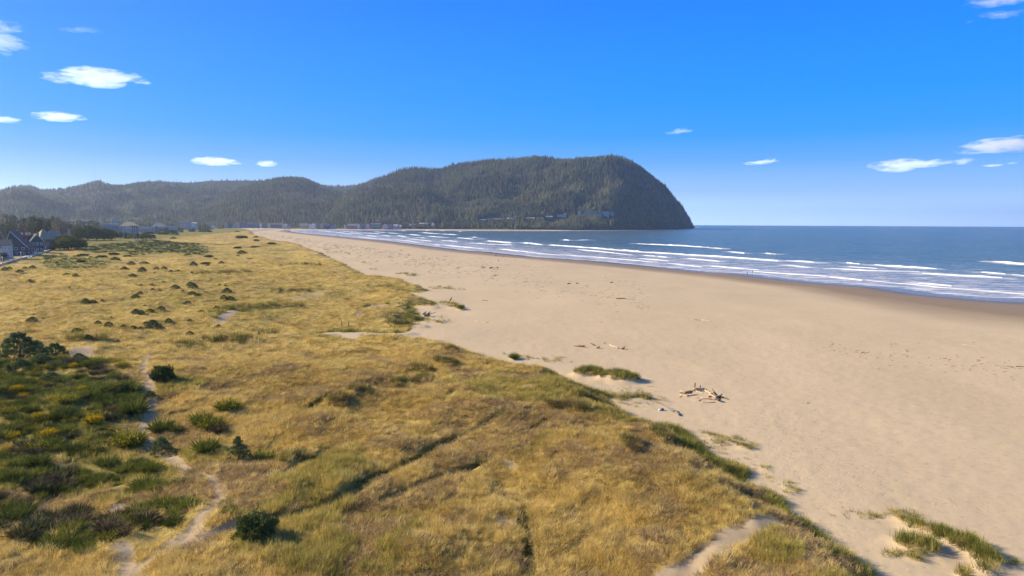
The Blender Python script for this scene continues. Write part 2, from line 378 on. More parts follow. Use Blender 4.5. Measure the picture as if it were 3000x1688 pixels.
# ------------------------------------------------------------------ ground materials
def make_sand(name, dry, wetc, path=False):
    k = NT(name); big = k.noise(.035, detail=4); fine = k.noise(1.4, detail=6, rough=.7); streak = k.noise(.05, stretch=(1, .22, 1, R(-38)), detail=5)
    c = k.ramp(big, [(.3, tuple(v * .93 for v in dry)), (.7, tuple(min(1, v * 1.06) for v in dry))])
    c = k.mix(.35, c, k.ramp(streak, [(.35, tuple(v * .86 for v in dry)), (.65, tuple(v * 1.08 for v in dry))]))
    sp = k.ramp(fine, [(.30, .80), (.46, 1.0), (1, 1.02)]); c = k.mix(1.0, c, sp, 'MULTIPLY')
    v2 = k.n('TexVoronoi', Scale=1.1); k.l(k.pos(), v2.inputs['Vector']); ft = k.mix(k.ramp(k.noise(.04, detail=4, rough=.65), [(.50, 0.0), (.60, .55)]), (1., 1., 1.), k.ramp(v2.outputs['Distance'], [(.10, .66), (.24, 1.0), (1, 1.03)])); c = k.mix(1.0, c, ft, 'MULTIPLY')
    pits = k.ramp(k.noise(.9, detail=3, rough=.8), [(.24, .72), (.31, 1.0), (1, 1.0)]); c = k.mix(.7, c, pits, 'MULTIPLY')
    if not path:
        w = k.attr('wet'); wn = k.math('ADD', w, k.math('MULTIPLY', k.math('MULTIPLY', k.math('SUBTRACT', streak, .5), .5), k.math('MINIMUM', k.math('MULTIPLY', w, 5.0), 1.0)))
        c = k.mix(k.ramp(wn, [(.0, 0.0), (.09, .5), (.38, 1.0)]), c, wetc)
        c = k.mix(k.ramp(w, [(.80, 0.0), (.97, 1.0)]), c, tuple(v * .62 for v in wetc))
        k.rough(k.ramp(w, [(.5, .95), (.93, .5), (1.0, .22)]))
    else: k.rough(.95)
    k.col(c); k.b.inputs['Specular IOR Level'].default_value = .25
    vo = k.n('TexVoronoi', Scale=1.5); k.l(k.pos(), vo.inputs['Vector']); pr = k.ramp(vo.outputs['Distance'], [(.10, 0.0), (.32, 1.0)]); pm = k.ramp(k.noise(.045, detail=3), [(.50, 0.0), (.62, 1.0)])
    h = k.math('ADD', k.noise(1.1, detail=6, rough=.75), k.math('MULTIPLY', k.math('MULTIPLY', pr, pm), .8))
    k.bump(h, .22, .2); return k.m
M['sand'] = make_sand('dry_sand', (.565, .435, .262), (.27, .195, .118))
M['path'] = make_sand('path_sand', (.44, .335, .20), (.3, .2, .1), True)
def make_dune():
    k = NT('dune_turf'); a = k.noise(.028, detail=4); b = k.noise(.35, detail=5, rough=.7); c2 = k.noise(.012, detail=3, vec=None)
    straw = k.ramp(b, [(.26, (.13, .095, .03)), (.40, (.40, .285, .08)), (.60, (.57, .42, .12)), (.8, (.66, .50, .16))])
    olive = k.ramp(b, [(.3, (.08, .085, .02)), (.6, (.26, .24, .06))])
    brown = k.ramp(b, [(.3, (.12, .075, .035)), (.65, (.33, .22, .10))])
    c = k.mix(k.ramp(a, [(.50, 0.0), (.66, .75)]), straw, brown); c = k.mix(k.ramp(c2, [(.52, 0.0), (.68, .7)]), c, olive)
    g = k.attr('green'); c = k.mix(g, c, olive)
    c = k.mix(k.attr('sandy'), c, (.60, .46, .29))
    k.col(c); k.rough(.95); k.b.inputs['Specular IOR Level'].default_value = .1
    st = k.noise(1.3, detail=6, rough=.8, stretch=(1, .5, 1, .5)); k.bump(st, .9, .5); return k.m
M['dune'] = make_dune()

fveg = (veg[:-1, :-1] + veg[1:, :-1] + veg[:-1, 1:] + veg[1:, 1:]) / 4
fdd = (dd[:-1, :-1] + dd[1:, 1:]) / 2; fp = (path_m[:-1, :-1] + path_m[1:, 1:] + path_m[1:, :-1] + path_m[:-1, 1:]) / 4
is_path = (fp > .45) & (fdd > 0); is_dune = (fdd > 0) & ~is_path; is_beach = ~is_path & ~is_dune
GREENPX = [([(235, 737), (262, 716), (380, 702), (480, 705), (590, 716), (628, 733), (600, 748), (500, 746), (400, 748), (300, 743)], 1.0),
           ([(95, 772), (110, 752), (190, 748), (300, 755), (352, 768), (300, 780), (200, 787), (120, 786)], .8),
           ([(300, 690), (420, 676), (640, 672), (560, 684), (420, 690)], .6), ([(655, 905), (730, 892), (900, 888), (880, 910), (720, 925), (670, 930)], .7),
           ([(870, 835), (940, 826), (1000, 835), (985, 860), (940, 875)], .6), ([(0, 760), (-60, 800), (-60, 740), (140, 727), (160, 728)], .9)]
green = np.zeros(GX.shape)
GREENPX.append(([(0, 1090), (190, 1062), (375, 1060), (330, 1112), (395, 1128), (440, 1158), (412, 1200), (440, 1262), (500, 1322), (560, 1378), (500, 1410), (300, 1388), (236, 1420), (60, 1410), (-60, 1420), (-60, 1100)], .8))
for pp, s in GREENPX:
    P = poly(pp, 4.5); green = np.maximum(green, s * sstep(-8, 12, sdf(GX, GY, P)))
green = np.maximum(green, (1 - sstep(1.5, 6.5, dd)) * .75 * (fbm(GX, GY, 9., 2, 55) > .38)); green = np.maximum(green, sstep(.1, .5, tren))
green = np.maximum(green, sstep(0, 10, town) * .9)
sandy = np.clip(np.maximum(bare * .8, path_m), 0, 1) * (dd > 0)
tag(grid_mesh('beach', GX, GY, GZ, is_beach, M['sand'], {'wet': wetf}), kind='structure')
tag(grid_mesh('dune_ground', GX, GY, GZ, is_dune, M['dune'], {'green': green, 'sandy': sandy}), kind='structure')
tag(grid_mesh('sand_path', GX, GY, GZ, is_path, M['path']), kind='structure')

# ------------------------------------------------------------------ sea
def make_sea():
    k = NT('sea_water'); dist = k.attr('shore'); 
    n = k.noise(.02, detail=5, stretch=(1, 2.4, 1, R(22)))
    n2 = k.noise(.09, detail=4, stretch=(.7, 2.2, 1, R(22)))
    deep = k.ramp(n, [(.35, (.055, .092, .090)), (.65, (.095, .142, .125))])
    mid = k.ramp(n, [(.35, (.10, .15, .155)), (.65, (.17, .225, .22))])
    shal = k.ramp(n2, [(.35, (.19, .20, .22)), (.65, (.31, .31, .33))])
    c = k.mix(k.ramp(dist, [(.10, 0.0), (.45, 1.0)]), shal, mid); c = k.mix(k.ramp(dist, [(.35, 0.0), (.8, 1.0)]), c, deep)
    fo = k.noise(.11, detail=7, rough=.72, stretch=(.5, 2.6, 1, R(20)))
    zone = k.ramp(dist, [(.0, .13), (.30, .085), (.50, .03), (.62, -.1), (1.0, -.4)])
    fm = k.ramp(k.math('ADD', fo, zone), [(.60, 0.0), (.70, .85)])
    fm = k.mix(1.0, fm, k.attr('foam'), 'ADD')
    c = k.mix(fm, c, (.80, .80, .80)); k.col(c)
    k.rough(k.mix(fm, (.22, .22, .22), (.9, .9, .9)))
    k.b.inputs['IOR'].default_value = 1.33; k.b.inputs['Specular IOR Level'].default_value = .22
    h = k.math('ADD', k.math('MULTIPLY', k.noise(.10, detail=5, rough=.6, stretch=(.6, 1.8, 1, R(20))), 1.0), k.math('MULTIPLY', k.noise(.7, detail=4), .15))
    k.bump(h, .8, 2.2); return k.m
M['sea'] = make_sea()
M['foam'] = simple('white_foam', (.86, .87, .88), .9, .06, .5, .4)
def seg(z, L): return [(1300 + .66 * u, 700 + .66 * v) if z == 7 else (1050 + .1941 * u, 600 + .1941 * v) for u, v in L]
BREAK = [  # traced crests, photo pixels, with a height in metres
 (seg(7, [(860, 20), (1080, 30), (1240, 42)]), 1.5), (seg(7, [(470, 25), (700, 42), (900, 58), (1100, 70), (1300, 82), (1490, 95)]), 1.5),
 (seg(7, [(360, 15), (440, 25)]), 1.1), (seg(7, [(200, 8), (300, 18)]), 1.), (seg(7, [(1090, 85), (1230, 97)]), .9), (seg(7, [(1525, 95), (1650, 102)]), 1.2),
 (seg(7, [(1790, 103), (1850, 110)]), 1.1), (seg(7, [(1915, 112), (2000, 120), (2190, 130)]), 1.3), (seg(7, [(1720, 128), (1900, 139), (2110, 142)]), .8),
 (seg(7, [(2440, 98), (2576, 110), (2700, 118)]), 1.4), (seg(7, [(2125, 150), (2300, 160), (2480, 168)]), 1.0), (seg(7, [(2390, 145), (2500, 155)]), 1.),
 (seg(7, [(2525, 155), (2640, 168)]), 1.), (seg(7, [(1190, 118), (1400, 135)]), .7), (seg(7, [(1370, 140), (1500, 150), (1700, 162)]), .5),
 (seg(7, [(1720, 165), (1860, 180)]), .55), (seg(7, [(2110, 192), (2260, 205)]), .6), (seg(7, [(2270, 215), (2576, 240), (2700, 250)]), .35),
 (seg(7, [(1530, 115), (1630, 125)]), .8), (seg(7, [(260, 42), (420, 62), (520, 70)]), .5), (seg(7, [(521, 68), (700, 80), (840, 92)]), .5),
 (seg(7, [(760, 85), (930, 100)]), .5), (seg(7, [(1000, 105), (1150, 122)]), .45), (seg(7, [(1800, 120), (1930, 128)]), .7), (seg(7, [(1880, 180), (2100, 200), (2270, 215)]), .3),
 (seg(7, [(600, 45), (760, 60)]), .7), (seg(7, [(745, 60), (840, 70)]), .6), (seg(7, [(870, 85), (1000, 95)]), .6), (seg(7, [(890, 70), (940, 75)]), .8), (seg(7, [(950, 75), (990, 80)]), .8),
 (seg(7, [(1270, 55), (1340, 62)]), .9), (seg(7, [(1425, 62), (1480, 66)]), .9), (seg(7, [(530, 3), (560, 5)]), 1.3), (seg(7, [(600, 5), (640, 3)]), 1.2),
 (seg(4, [(980, 415), (1100, 430), (1230, 435)]), 1.3), (seg(4, [(1280, 438), (1480, 450)]), 1.2), (seg(4, [(770, 445), (940, 460)]), 1.1), (seg(4, [(1060, 470), (1200, 483), (1360, 490)]), 1.1),
 (seg(4, [(1500, 495), (1740, 515), (1900, 510)]), 1.2), (seg(4, [(1720, 485), (1810, 490)]), 1.4), (seg(4, [(1950, 540), (2200, 558), (2320, 562)]), 1.1), (seg(4, [(1260, 535), (1500, 550)]), .9),
 (seg(4, [(1690, 572), (1930, 585)]), .9), (seg(4, [(1940, 590), (2330, 600)]), .9), (seg(4, [(2500, 570), (2576, 580)]), 1.), (seg(4, [(2140, 660), (2400, 690), (2576, 700)]), .6),
 (seg(4, [(240, 405), (400, 415)]), 1.), (seg(4, [(80, 420), (330, 435)]), .9), (seg(4, [(450, 420), (620, 432)]), .9), (seg(4, [(130, 460), (280, 475)]), .9), (seg(4, [(360, 458), (480, 470)]), .9),
 (seg(4, [(0, 480), (250, 505), (500, 520)]), .5), (seg(4, [(560, 520), (760, 540), (920, 565)]), .5), (seg(4, [(600, 460), (720, 485)]), .8), (seg(4, [(760, 510), (890, 520)]), .7),
 (seg(4, [(930, 490), (1000, 500)]), .8), (seg(4, [(1290, 600), (1600, 630), (1900, 660)]), .5), (seg(4, [(1400, 622), (1800, 652)]), .3), (seg(4, [(1140, 590), (1240, 605)]), .5),
 (seg(4, [(920, 525), (1100, 545)]), .6), (seg(4, [(1010, 386), (1060, 388)]), 1.1), (seg(4, [(1515, 400), (1560, 402)]), 1.2), (seg(4, [(-600, 388), (-330, 410), (-100, 440)]), .7),
 (seg(4, [(-280, 395), (-100, 405), (60, 415)]), .8), (seg(4, [(-120, 418), (60, 440)]), .6), (seg(4, [(640, 388), (720, 392)]), .8), (seg(4, [(1240, 388), (1300, 391)]), .8),
]
NSR = 560
LS = np.linspace(math.log(180.), math.log(19300.), NSR); TS = np.linspace(R(-24), R(60), 900)
SR, ST = np.meshgrid(np.exp(LS), TS, indexing='ij'); SX = SR * np.sin(ST); SY = SR * np.cos(ST)
sdw = sdf(SX, SY, WATER)
shore = np.clip(sdw / 330., 0, 1); shore[(sdw > 0) & (SR > 2600)] = 1
# swell: long crests parallel to the beach
ua = R(22)
ph = (SX * math.cos(R(-28)) * 1.0 + SY * -math.sin(R(-28))) 
swl = np.sin(ph / 7.5 + 5 * fbm(SX, SY, 160., 3, 71)) * fbm(SX, SY, 60., 2, 72)
SZ = swl * .38 * sstep(20, 160, sdw) * (SR < 1500)
foam = np.zeros(SX.shape)
brk_pts = []
sn = fbm(SX, SY, 12., 3, 61)
msk = (SR < 3200) & (sdw > -5)
xs, ys = SX[msk], SY[msk]; fo = np.zeros(xs.shape)
for pts, hgt in BREAK:
    P = poly(pts, .5); brk_pts.append((P, hgt))
    Lb = np.sum(np.hypot(*np.diff(P, axis=0).T))
    cx, cy = P.mean(0); rad = Lb * .6 + 60
    s = np.hypot(xs - cx, ys - cy) < rad
    if not s.any(): continue
    # wash left seaward and shoreward of the crest
    d = dline(xs[s], ys[s], P); wd = 3 + hgt * 5 * (np.hypot(cx, cy) / 500.) ** .35
    fo[s] = np.maximum(fo[s], (1 - sstep(wd * .35, wd * 1.1, d + (sn[msk][s] - .5) * wd * 1.4)) * min(.75, .22 + hgt * .32))
foam[msk] = fo
swash = (1 - sstep(.5, 3.0, np.abs(sdw - 3 - 6 * fbm(SX, SY, 40., 2, 66)))) * .35 * (SR < 2600); foam = np.maximum(foam, swash)
ring = (SR > 2000) & (sdw > 0) & (sdw < 26) & (ST > azel(1250, 670)[0]); foam[ring] = np.maximum(foam[ring], .9 * (fbm(SX, SY, 60., 2, 77)[ring] > .52))
SZ = SZ - SR ** 2 / (2 * REARTH)
fs = (sdw[:-1, :-1] > -14) | (sdw[1:, 1:] > -14)
sea = tag(grid_mesh('sea', SX, SY, SZ, fs, M['sea'], {'foam': foam, 'shore': shore}), kind='structure')
def breaker(P, hgt):
    """a breaking crest: steep torn face towards the beach, long back to sea, tapering ends"""
    seglen = np.hypot(*np.diff(P, axis=0).T); L = seglen.sum(); n = max(6, min(60, int(L / 4)))
    t = np.linspace(0, L, n); cum = np.concatenate([[0], np.cumsum(seglen)])
    x = np.interp(t, cum, P[:, 0]); y = np.interp(t, cum, P[:, 1])
    tx = np.gradient(x); ty = np.gradient(y); l = np.hypot(tx, ty); nx, ny = ty / l, -tx / l
    flip = np.where(nx * .93 + ny * .37 < 0, -1, 1); nx *= flip; ny *= flip     # seaward
    r = math.hypot(x.mean(), y.mean()); V = []; Fq = []
    prof = [(-2.6, -.15), (-1.7, .25), (-1.1, .8), (-.3, 1.0), (.8, .85), (2.2, .4), (4.2, -.15)]
    for i in range(n):
        e = math.sin(math.pi * (i + .15) / (n - .7)) ** .45 * (.7 + .6 * random.random()) * (.35 + .65 * float(vnoise(np.array([x[i] / 9.]), np.array([y[i] / 9.]), 5)[0] > .3))
        j = random.uniform(-.8, .8)
        for w, h in prof:
            ww = (w * .58 * (.8 + .4 * random.random()) * (1 + .5 * hgt) * .9 * (.4 + .6 * e) + j)
            z = h * hgt * .7 * (.35 + .65 * e) * random.uniform(.8, 1.15) if h > 0 else h
            V.append((x[i] + nx[i] * ww, y[i] + ny[i] * ww, z - r * r / (2 * REARTH)))
    m = len(prof)
    for i in range(n - 1):
        for k in range(m - 1): a = i * m + k; Fq.append([a, a + 1, a + m + 1, a + m])
    return new_mesh('breaker', V, Fq, M['foam'], True)
for P, h in brk_pts: obj('breaker', breaker(P, h), sea)
# ================================================================== hills
SKY_HEAD = [(940, 640), (965, 612), (985, 590), (1005, 572), (1030, 556), (1060, 540), (1089, 522), (1125, 509), (1170, 495), (1206, 490), (1260, 490), (1292, 491), (1328, 481),
            (1386, 471.5), (1445, 463.5), (1485, 463), (1517, 461.5), (1564, 455), (1589, 458), (1630, 465), (1688, 462), (1756, 458), (1792, 455),
            (1819, 459), (1846, 470), (1877, 488), (1913, 515), (1949, 543), (1976, 574), (1999, 603), (2017, 633), (2027, 652), (2033, 661)]
SKY_SPUR = [(560, 640), (600, 600), (650, 568), (700, 550), (740, 536), (776, 526), (815, 519), (854, 516), (889, 518.6), (912, 529), (932, 537), (955, 546), (985, 558),
            (1020, 572), (1060, 592), (1100, 612), (1140, 640)]
SKY_FAR = [(-420, 560), (-250, 548), (-100, 556), (0, 555), (35, 544), (66, 542), (93, 543), (124, 553), (155, 553), (194, 549.5), (233, 542), (256, 536), (272, 532), (289, 529),
           (307, 535), (330, 541), (361, 542), (388, 536), (427, 529), (466, 528), (505, 530), (563, 531), (606, 526), (660, 525), (738, 525), (776, 526), (815, 534), (860, 548),
           (912, 545), (940, 540), (965, 542.6), (1004, 542.6), (1066, 537), (1100, 540), (1180, 560)]
def hill_layer(sky, base_r, ridge_r, treeh, ncol, nrow, seed, amp, hump=1.25, edge=None):
    """hill side from its foot to the measured skyline and down behind it"""
    a = np.array(sky, float); az, te = azel(a[:, 0], a[:, 1])
    T = np.linspace(az[0], az[-1], ncol); tan_e = np.interp(T, az, te)
    px = np.interp(T, az, a[:, 0])
    rb = np.interp(px, *np.array(base_r).T); rr = np.interp(px, *np.array(ridge_r).T)
    S = np.concatenate([np.linspace(0, 1, nrow), 1 + np.linspace(.03, .6, 14)])
    SS, TT = np.meshgrid(S, T, indexing='ij')
    RB = rb[None, :]; RR = rr[None, :]; TE = tan_e[None, :]
    rad = RB + (RR - RB) * SS
    X = rad * np.sin(TT); Y = rad * np.cos(TT)
    zr = CAMZ + RR * TE - treeh
    zb = 3.0
    sp = fbm(X, Y, 520., 4, seed); fine = fbm(X, Y, 120., 3, seed + 9)
    sh = np.where(SS <= 1, 1 - (1 - np.clip(SS, 0, 1)) ** hump, 1 - (SS - 1) * 1.0)
    Z = zb + (zr - zb) * sh
    env = np.clip(4 * SS * (1 - SS), 0, 1) ** .8
    Z = Z + env * ((sp - .5) * amp + (fine - .5) * amp * .35) * np.clip((zr - zb) / 200., .1, 1)
    lim = CAMZ + rad * TE * .985 - treeh - 3
    Z = np.where(SS < .985, np.minimum(Z, lim), Z); Z = np.maximum(Z, zb - 2)
    Z[0] = -3
    return dict(X=X, Y=Y, Z=Z, S=SS, T=TT, PX=np.broadcast_to(px, SS.shape), rad=rad)
HEAD = hill_layer(SKY_HEAD, [(900, 2600), (1100, 2420), (1300, 2360), (1500, 2320), (1700, 2440), (1800, 2560), (1900, 2830), (2000, 3240), (2033, 3650)],
                  [(900, 3100), (1000, 3200), (1200, 3350), (1564, 3350), (1800, 3250), (1950, 3450), (2033, 3720)], 15, 420, 110, 11, 270, 1.35)
SPUR = hill_layer(SKY_SPUR, [(560, 2700), (1000, 2550), (1140, 2700)], [(560, 3700), (1000, 3900), (1140, 3900)], 12, 200, 60, 23, 140, 1.15)
FARH = hill_layer(SKY_FAR, [(-420, 2500), (400, 2550), (1180, 3600)], [(-420, 4700), (400, 5000), (800, 5000), (1180, 5200)], 10, 380, 90, 37, 190, 1.1)
M['hill'] = simple('forest_floor', (.035, .045, .022), .95, .5, .02)
def hill_obj(name, H):
    return tag(grid_mesh(name, H['X'], H['Y'], H['Z'], np.ones((H['X'].shape[0] - 1, H['X'].shape[1] - 1), bool), M['hill']), kind='structure')
hill_obj('headland_hill', HEAD); hill_obj('wooded_hill', SPUR); hill_obj('distant_hill', FARH)
def on_slope(sx, sy, H=HEAD):
    """first point of a hill side that the sight line of a pixel meets"""
    az, te = azel(sx, sy); j = int(np.argmin(np.abs(H['T'][0] - az)))
    tz = (H['Z'][:, j] - CAMZ) / H['rad'][:, j]
    i = int(np.argmax(tz >= te)); i = max(1, i)
    r = H['rad'][i, j]; return Vector((r * math.sin(az), r * math.cos(az), float(H['Z'][i, j])))

# ================================================================== plant shapes (built once, laid out many times)
def blades(n, rad, h, w, lean, seed, curve=.5, segs=2, spread=1.0, flat=0.):
    """n grass blades as narrow bent strips"""
    g = np.random.default_rng(seed); V = []; Fc = []
    for i in range(n):
        a = g.uniform(0, 2 * math.pi); r = rad * math.sqrt(g.uniform(0, 1)); x, y = r * math.cos(a), r * math.sin(a)
        d = a * spread + g.uniform(-1.1, 1.1); L = h * g.uniform(.6, 1.15); le = lean * g.uniform(.3, 1.3) + flat
        ww = w * g.uniform(.6, 1.2); px, py, pz = x, y, -.04; el = math.pi / 2 - le * .35
        s0 = len(V)
        for k in range(segs + 1):
            t = k / segs; wk = ww * (1 - t * .8) / 2
            V.append((px - math.sin(d) * wk, py + math.cos(d) * wk, pz)); V.append((px + math.sin(d) * wk, py - math.cos(d) * wk, pz))
            st = L / segs; px += math.cos(d) * math.cos(el) * st; py += math.sin(d) * math.cos(el) * st; pz += math.sin(el) * st
            el -= le * curve * 2 / segs
        for k in range(segs): b = s0 + 2 * k; Fc.append([b, b + 1, b + 3, b + 2])
    return V, Fc
def conifer(seed, tiers=8, spokes=7):
    g = random.Random(seed); V = []; Fc = []; mi = []
    def ring(z, r, n=5):
        s = len(V)
        for i in range(n): V.append((r * math.cos(6.283 * i / n), r * math.sin(6.283 * i / n), z))
        return s
    a = ring(0, .018); b = ring(.9, .004)
    for i in range(5): Fc.append([a + i, a + (i + 1) % 5, b + (i + 1) % 5, b + i]); mi.append(0)
    for t in range(tiers):
        f = t / (tiers - 1); z = .12 + .80 * f; r = (.21 * (1 - f) ** .8 + .018) * g.uniform(.8, 1.15)
        for k in range(spokes):
            an = 6.283 * (k + g.random() * .6) / spokes + t; rr = r * g.uniform(.65, 1.2); dz = rr * g.uniform(.25, .7); s = len(V)
            w = r * .52
            V += [(0, 0, z + .10), (rr * math.cos(an), rr * math.sin(an), z - dz * .6),
                  (rr * .6 * math.cos(an) - w * math.sin(an), rr * .6 * math.sin(an) + w * math.cos(an), z - dz * .5),
                  (rr * .6 * math.cos(an) + w * math.sin(an), rr * .6 * math.sin(an) - w * math.cos(an), z - dz * .5)]
            Fc += [[s, s + 2, s + 1], [s, s + 1, s + 3]]; mi += [1, 1]
    s = len(V); V += [(.02, 0, .9), (-.01, .017, .9), (-.01, -.017, .9), (0, 0, 1.0)]; Fc += [[s, s + 1, s + 3], [s + 1, s + 2, s + 3], [s + 2, s, s + 3]]; mi += [1] * 3
    return V, Fc, mi
def leafball(seed, n, leaf, flat=.8, lobes=6, power=.5):
    """leaf-sized faces clumped in uneven lobes: unit radius, sits on z = 0"""
    g = random.Random(seed); V = []; Fc = []
    L = [(0, 0, .35, .75)] + [(g.uniform(-.62, .62), g.uniform(-.62, .62), g.uniform(.12, .95), g.uniform(.28, .48)) for _ in range(lobes)]
    for i in range(n):
        lx, ly, lz, lr = L[i % len(L)] if i % 3 else g.choice(L)
        u = g.uniform(-1, 1); a = g.uniform(0, 6.283); q = math.sqrt(1 - u * u); rr = lr * g.uniform(.5, 1) ** power
        c = Vector((lx + rr * q * math.cos(a), ly + rr * q * math.sin(a), (lz + rr * u * .8) * flat))
        if c.z < .02: c.z = g.uniform(.02, .15)
        nrm = Vector((q * math.cos(a) + g.uniform(-.7, .7), q * math.sin(a) + g.uniform(-.7, .7), u + .5 + g.uniform(-.7, .7))).normalized()
        t = nrm.orthogonal().normalized(); t.rotate(Matrix.Rotation(g.uniform(0, 6.28), 3, nrm)); b = nrm.cross(t); s = len(V); l = leaf * g.uniform(.6, 1.3)
        V += [c - t * l, c + b * l * .5, c + t * l, c - b * l * .5]; Fc.append([s, s + 1, s + 2, s + 3])
    return V, Fc
def needles(seed, clumps, per, r, nl, shape):
    """shore pine crown: bottle-brush needle clumps at the ends of short limbs"""
    g = random.Random(seed); V = []; Fc = []
    for i in range(clumps):
        c, outw = shape(g, i / clumps)
        for k in range(per):
            d = Vector((g.gauss(0, 1), g.gauss(0, 1), g.gauss(.25, 1))).normalized() * .8 + outw * .8; d.normalize()
            l = nl * g.uniform(.6, 1.2); t = d.orthogonal().normalized(); t.rotate(Matrix.Rotation(g.uniform(0, 6.28), 3, d)); w = nl * .20
            o = c + Vector((g.gauss(0, 1), g.gauss(0, 1), g.gauss(0, 1))) * nl * .35; s = len(V)
            V += [o - t * w, o + t * w, o + d * l + t * w * .25, o + d * l - t * w * .25]; Fc.append([s, s + 1, s + 2, s + 3])
    return V, Fc
def limbs(seed, n, h, r, z0=.1, thick=.05):
    """trunk and tapering limbs"""
    g = random.Random(seed); V = []; Fc = []
    def tube(p, q, r0, r1, m=5):
        d = (q - p).normalized(); t = d.orthogonal().normalized(); b = d.cross(t); s = len(V)
        for c, rr in ((p, r0), (q, r1)):
            for k in range(m): V.append(c + (t * math.cos(6.283 * k / m) + b * math.sin(6.283 * k / m)) * rr)
        for k in range(m): Fc.append([s + k, s + (k + 1) % m, s + m + (k + 1) % m, s + m + k])
    top = Vector((g.uniform(-.06, .06), g.uniform(-.06, .06), h)); mid = Vector((g.uniform(-.06, .06), g.uniform(-.06, .06), h * .5))
    tube(Vector((0, 0, -.08)), mid, thick, thick * .7, 7); tube(mid, top, thick * .7, thick * .25, 6)
    for i in range(n):
        a = 6.283 * i / n + g.uniform(-.3, .3); zz = g.uniform(z0, h * .85); p = mid.lerp(top, max(0, zz / h * 2 - 1)) if zz > h * .5 else Vector((0, 0, 0)).lerp(mid, zz / h * 2)
        e = p + Vector((math.cos(a) * r, math.sin(a) * r, g.uniform(.05, .28) * h)) * g.uniform(.6, .95); m_ = p.lerp(e, .5) + Vector((0, 0, -.03))
        tube(p, m_, thick * .4, thick * .28, 4); tube(m_, e, thick * .28, thick * .1, 4)
    return V, Fc
STRAW = [(.28, .195, .06), (.56, .405, .115), (.74, .565, .175), (.84, .67, .26)]
M['straw'] = leaf_mat('straw_blades', STRAW, .45, .05, .4)
M['straw2'] = leaf_mat('olive_straw_blades', [(.21, .18, .045), (.40, .335, .08), (.58, .48, .13)], .45, .05, .4)
M['mauve'] = leaf_mat('brown_matted_blades', [(.24, .155, .07), (.42, .29, .125), (.58, .42, .19)], .45, .08, .3)
M['gblade'] = leaf_mat('green_blades', [(.09, .11, .022), (.17, .19, .032), (.30, .28, .055)], .4, .08, .4)
M['conif'] = leaf_mat('conifer_needles', [(.018, .028, .014), (.055, .072, .030), (.125, .135, .05)], .8, .004)  # wide tone patches also put lit ridges and shaded slopes into the colour
M['conif2'] = leaf_mat('olive_conifer_needles', [(.10, .12, .04), (.19, .18, .07)], .7, .004)
M['bare'] = leaf_mat('leafless_twigs', [(.22, .19, .15), (.34, .29, .22), (.24, .23, .12)], .7, .006)
M['bark'] = simple('bark', (.10, .075, .055), .95, .3, 3.)
M['pine'] = leaf_mat('shore_pine_needles', [(.07, .09, .022), (.13, .155, .036), (.20, .22, .06)], .25, .3, .15)
M['pine2'] = leaf_mat('blue_green_pine_needles', [(.10, .14, .05), (.175, .21, .07), (.27, .295, .11)], .25, .3, .15)
M['broom'] = leaf_mat('broom_stems', [(.065, .085, .012), (.13, .155, .022), (.23, .235, .035)], .5, .3, .2)
M['broomb'] = leaf_mat('dead_broom_stems', [(.13, .09, .04), (.21, .145, .065), (.15, .14, .045)], .5, .3)
M['yellow'] = leaf_mat('yellow_broom_flowers', [(.68, .42, .004), (.85, .57, .008)], .3, .5, .3)
M['tree'] = leaf_mat('dark_evergreen_leaves', [(.030, .040, .016), (.06, .075, .028), (.10, .11, .042)], .5, .08)
M['treeb'] = leaf_mat('brownish_tree_leaves', [(.16, .13, .08), (.25, .205, .13), (.17, .165, .08)], .5, .08)
M['scrub'] = leaf_mat('scrub_leaves', [(.07, .095, .02), (.12, .145, .03), (.19, .19, .045)], .5, .08, .2)

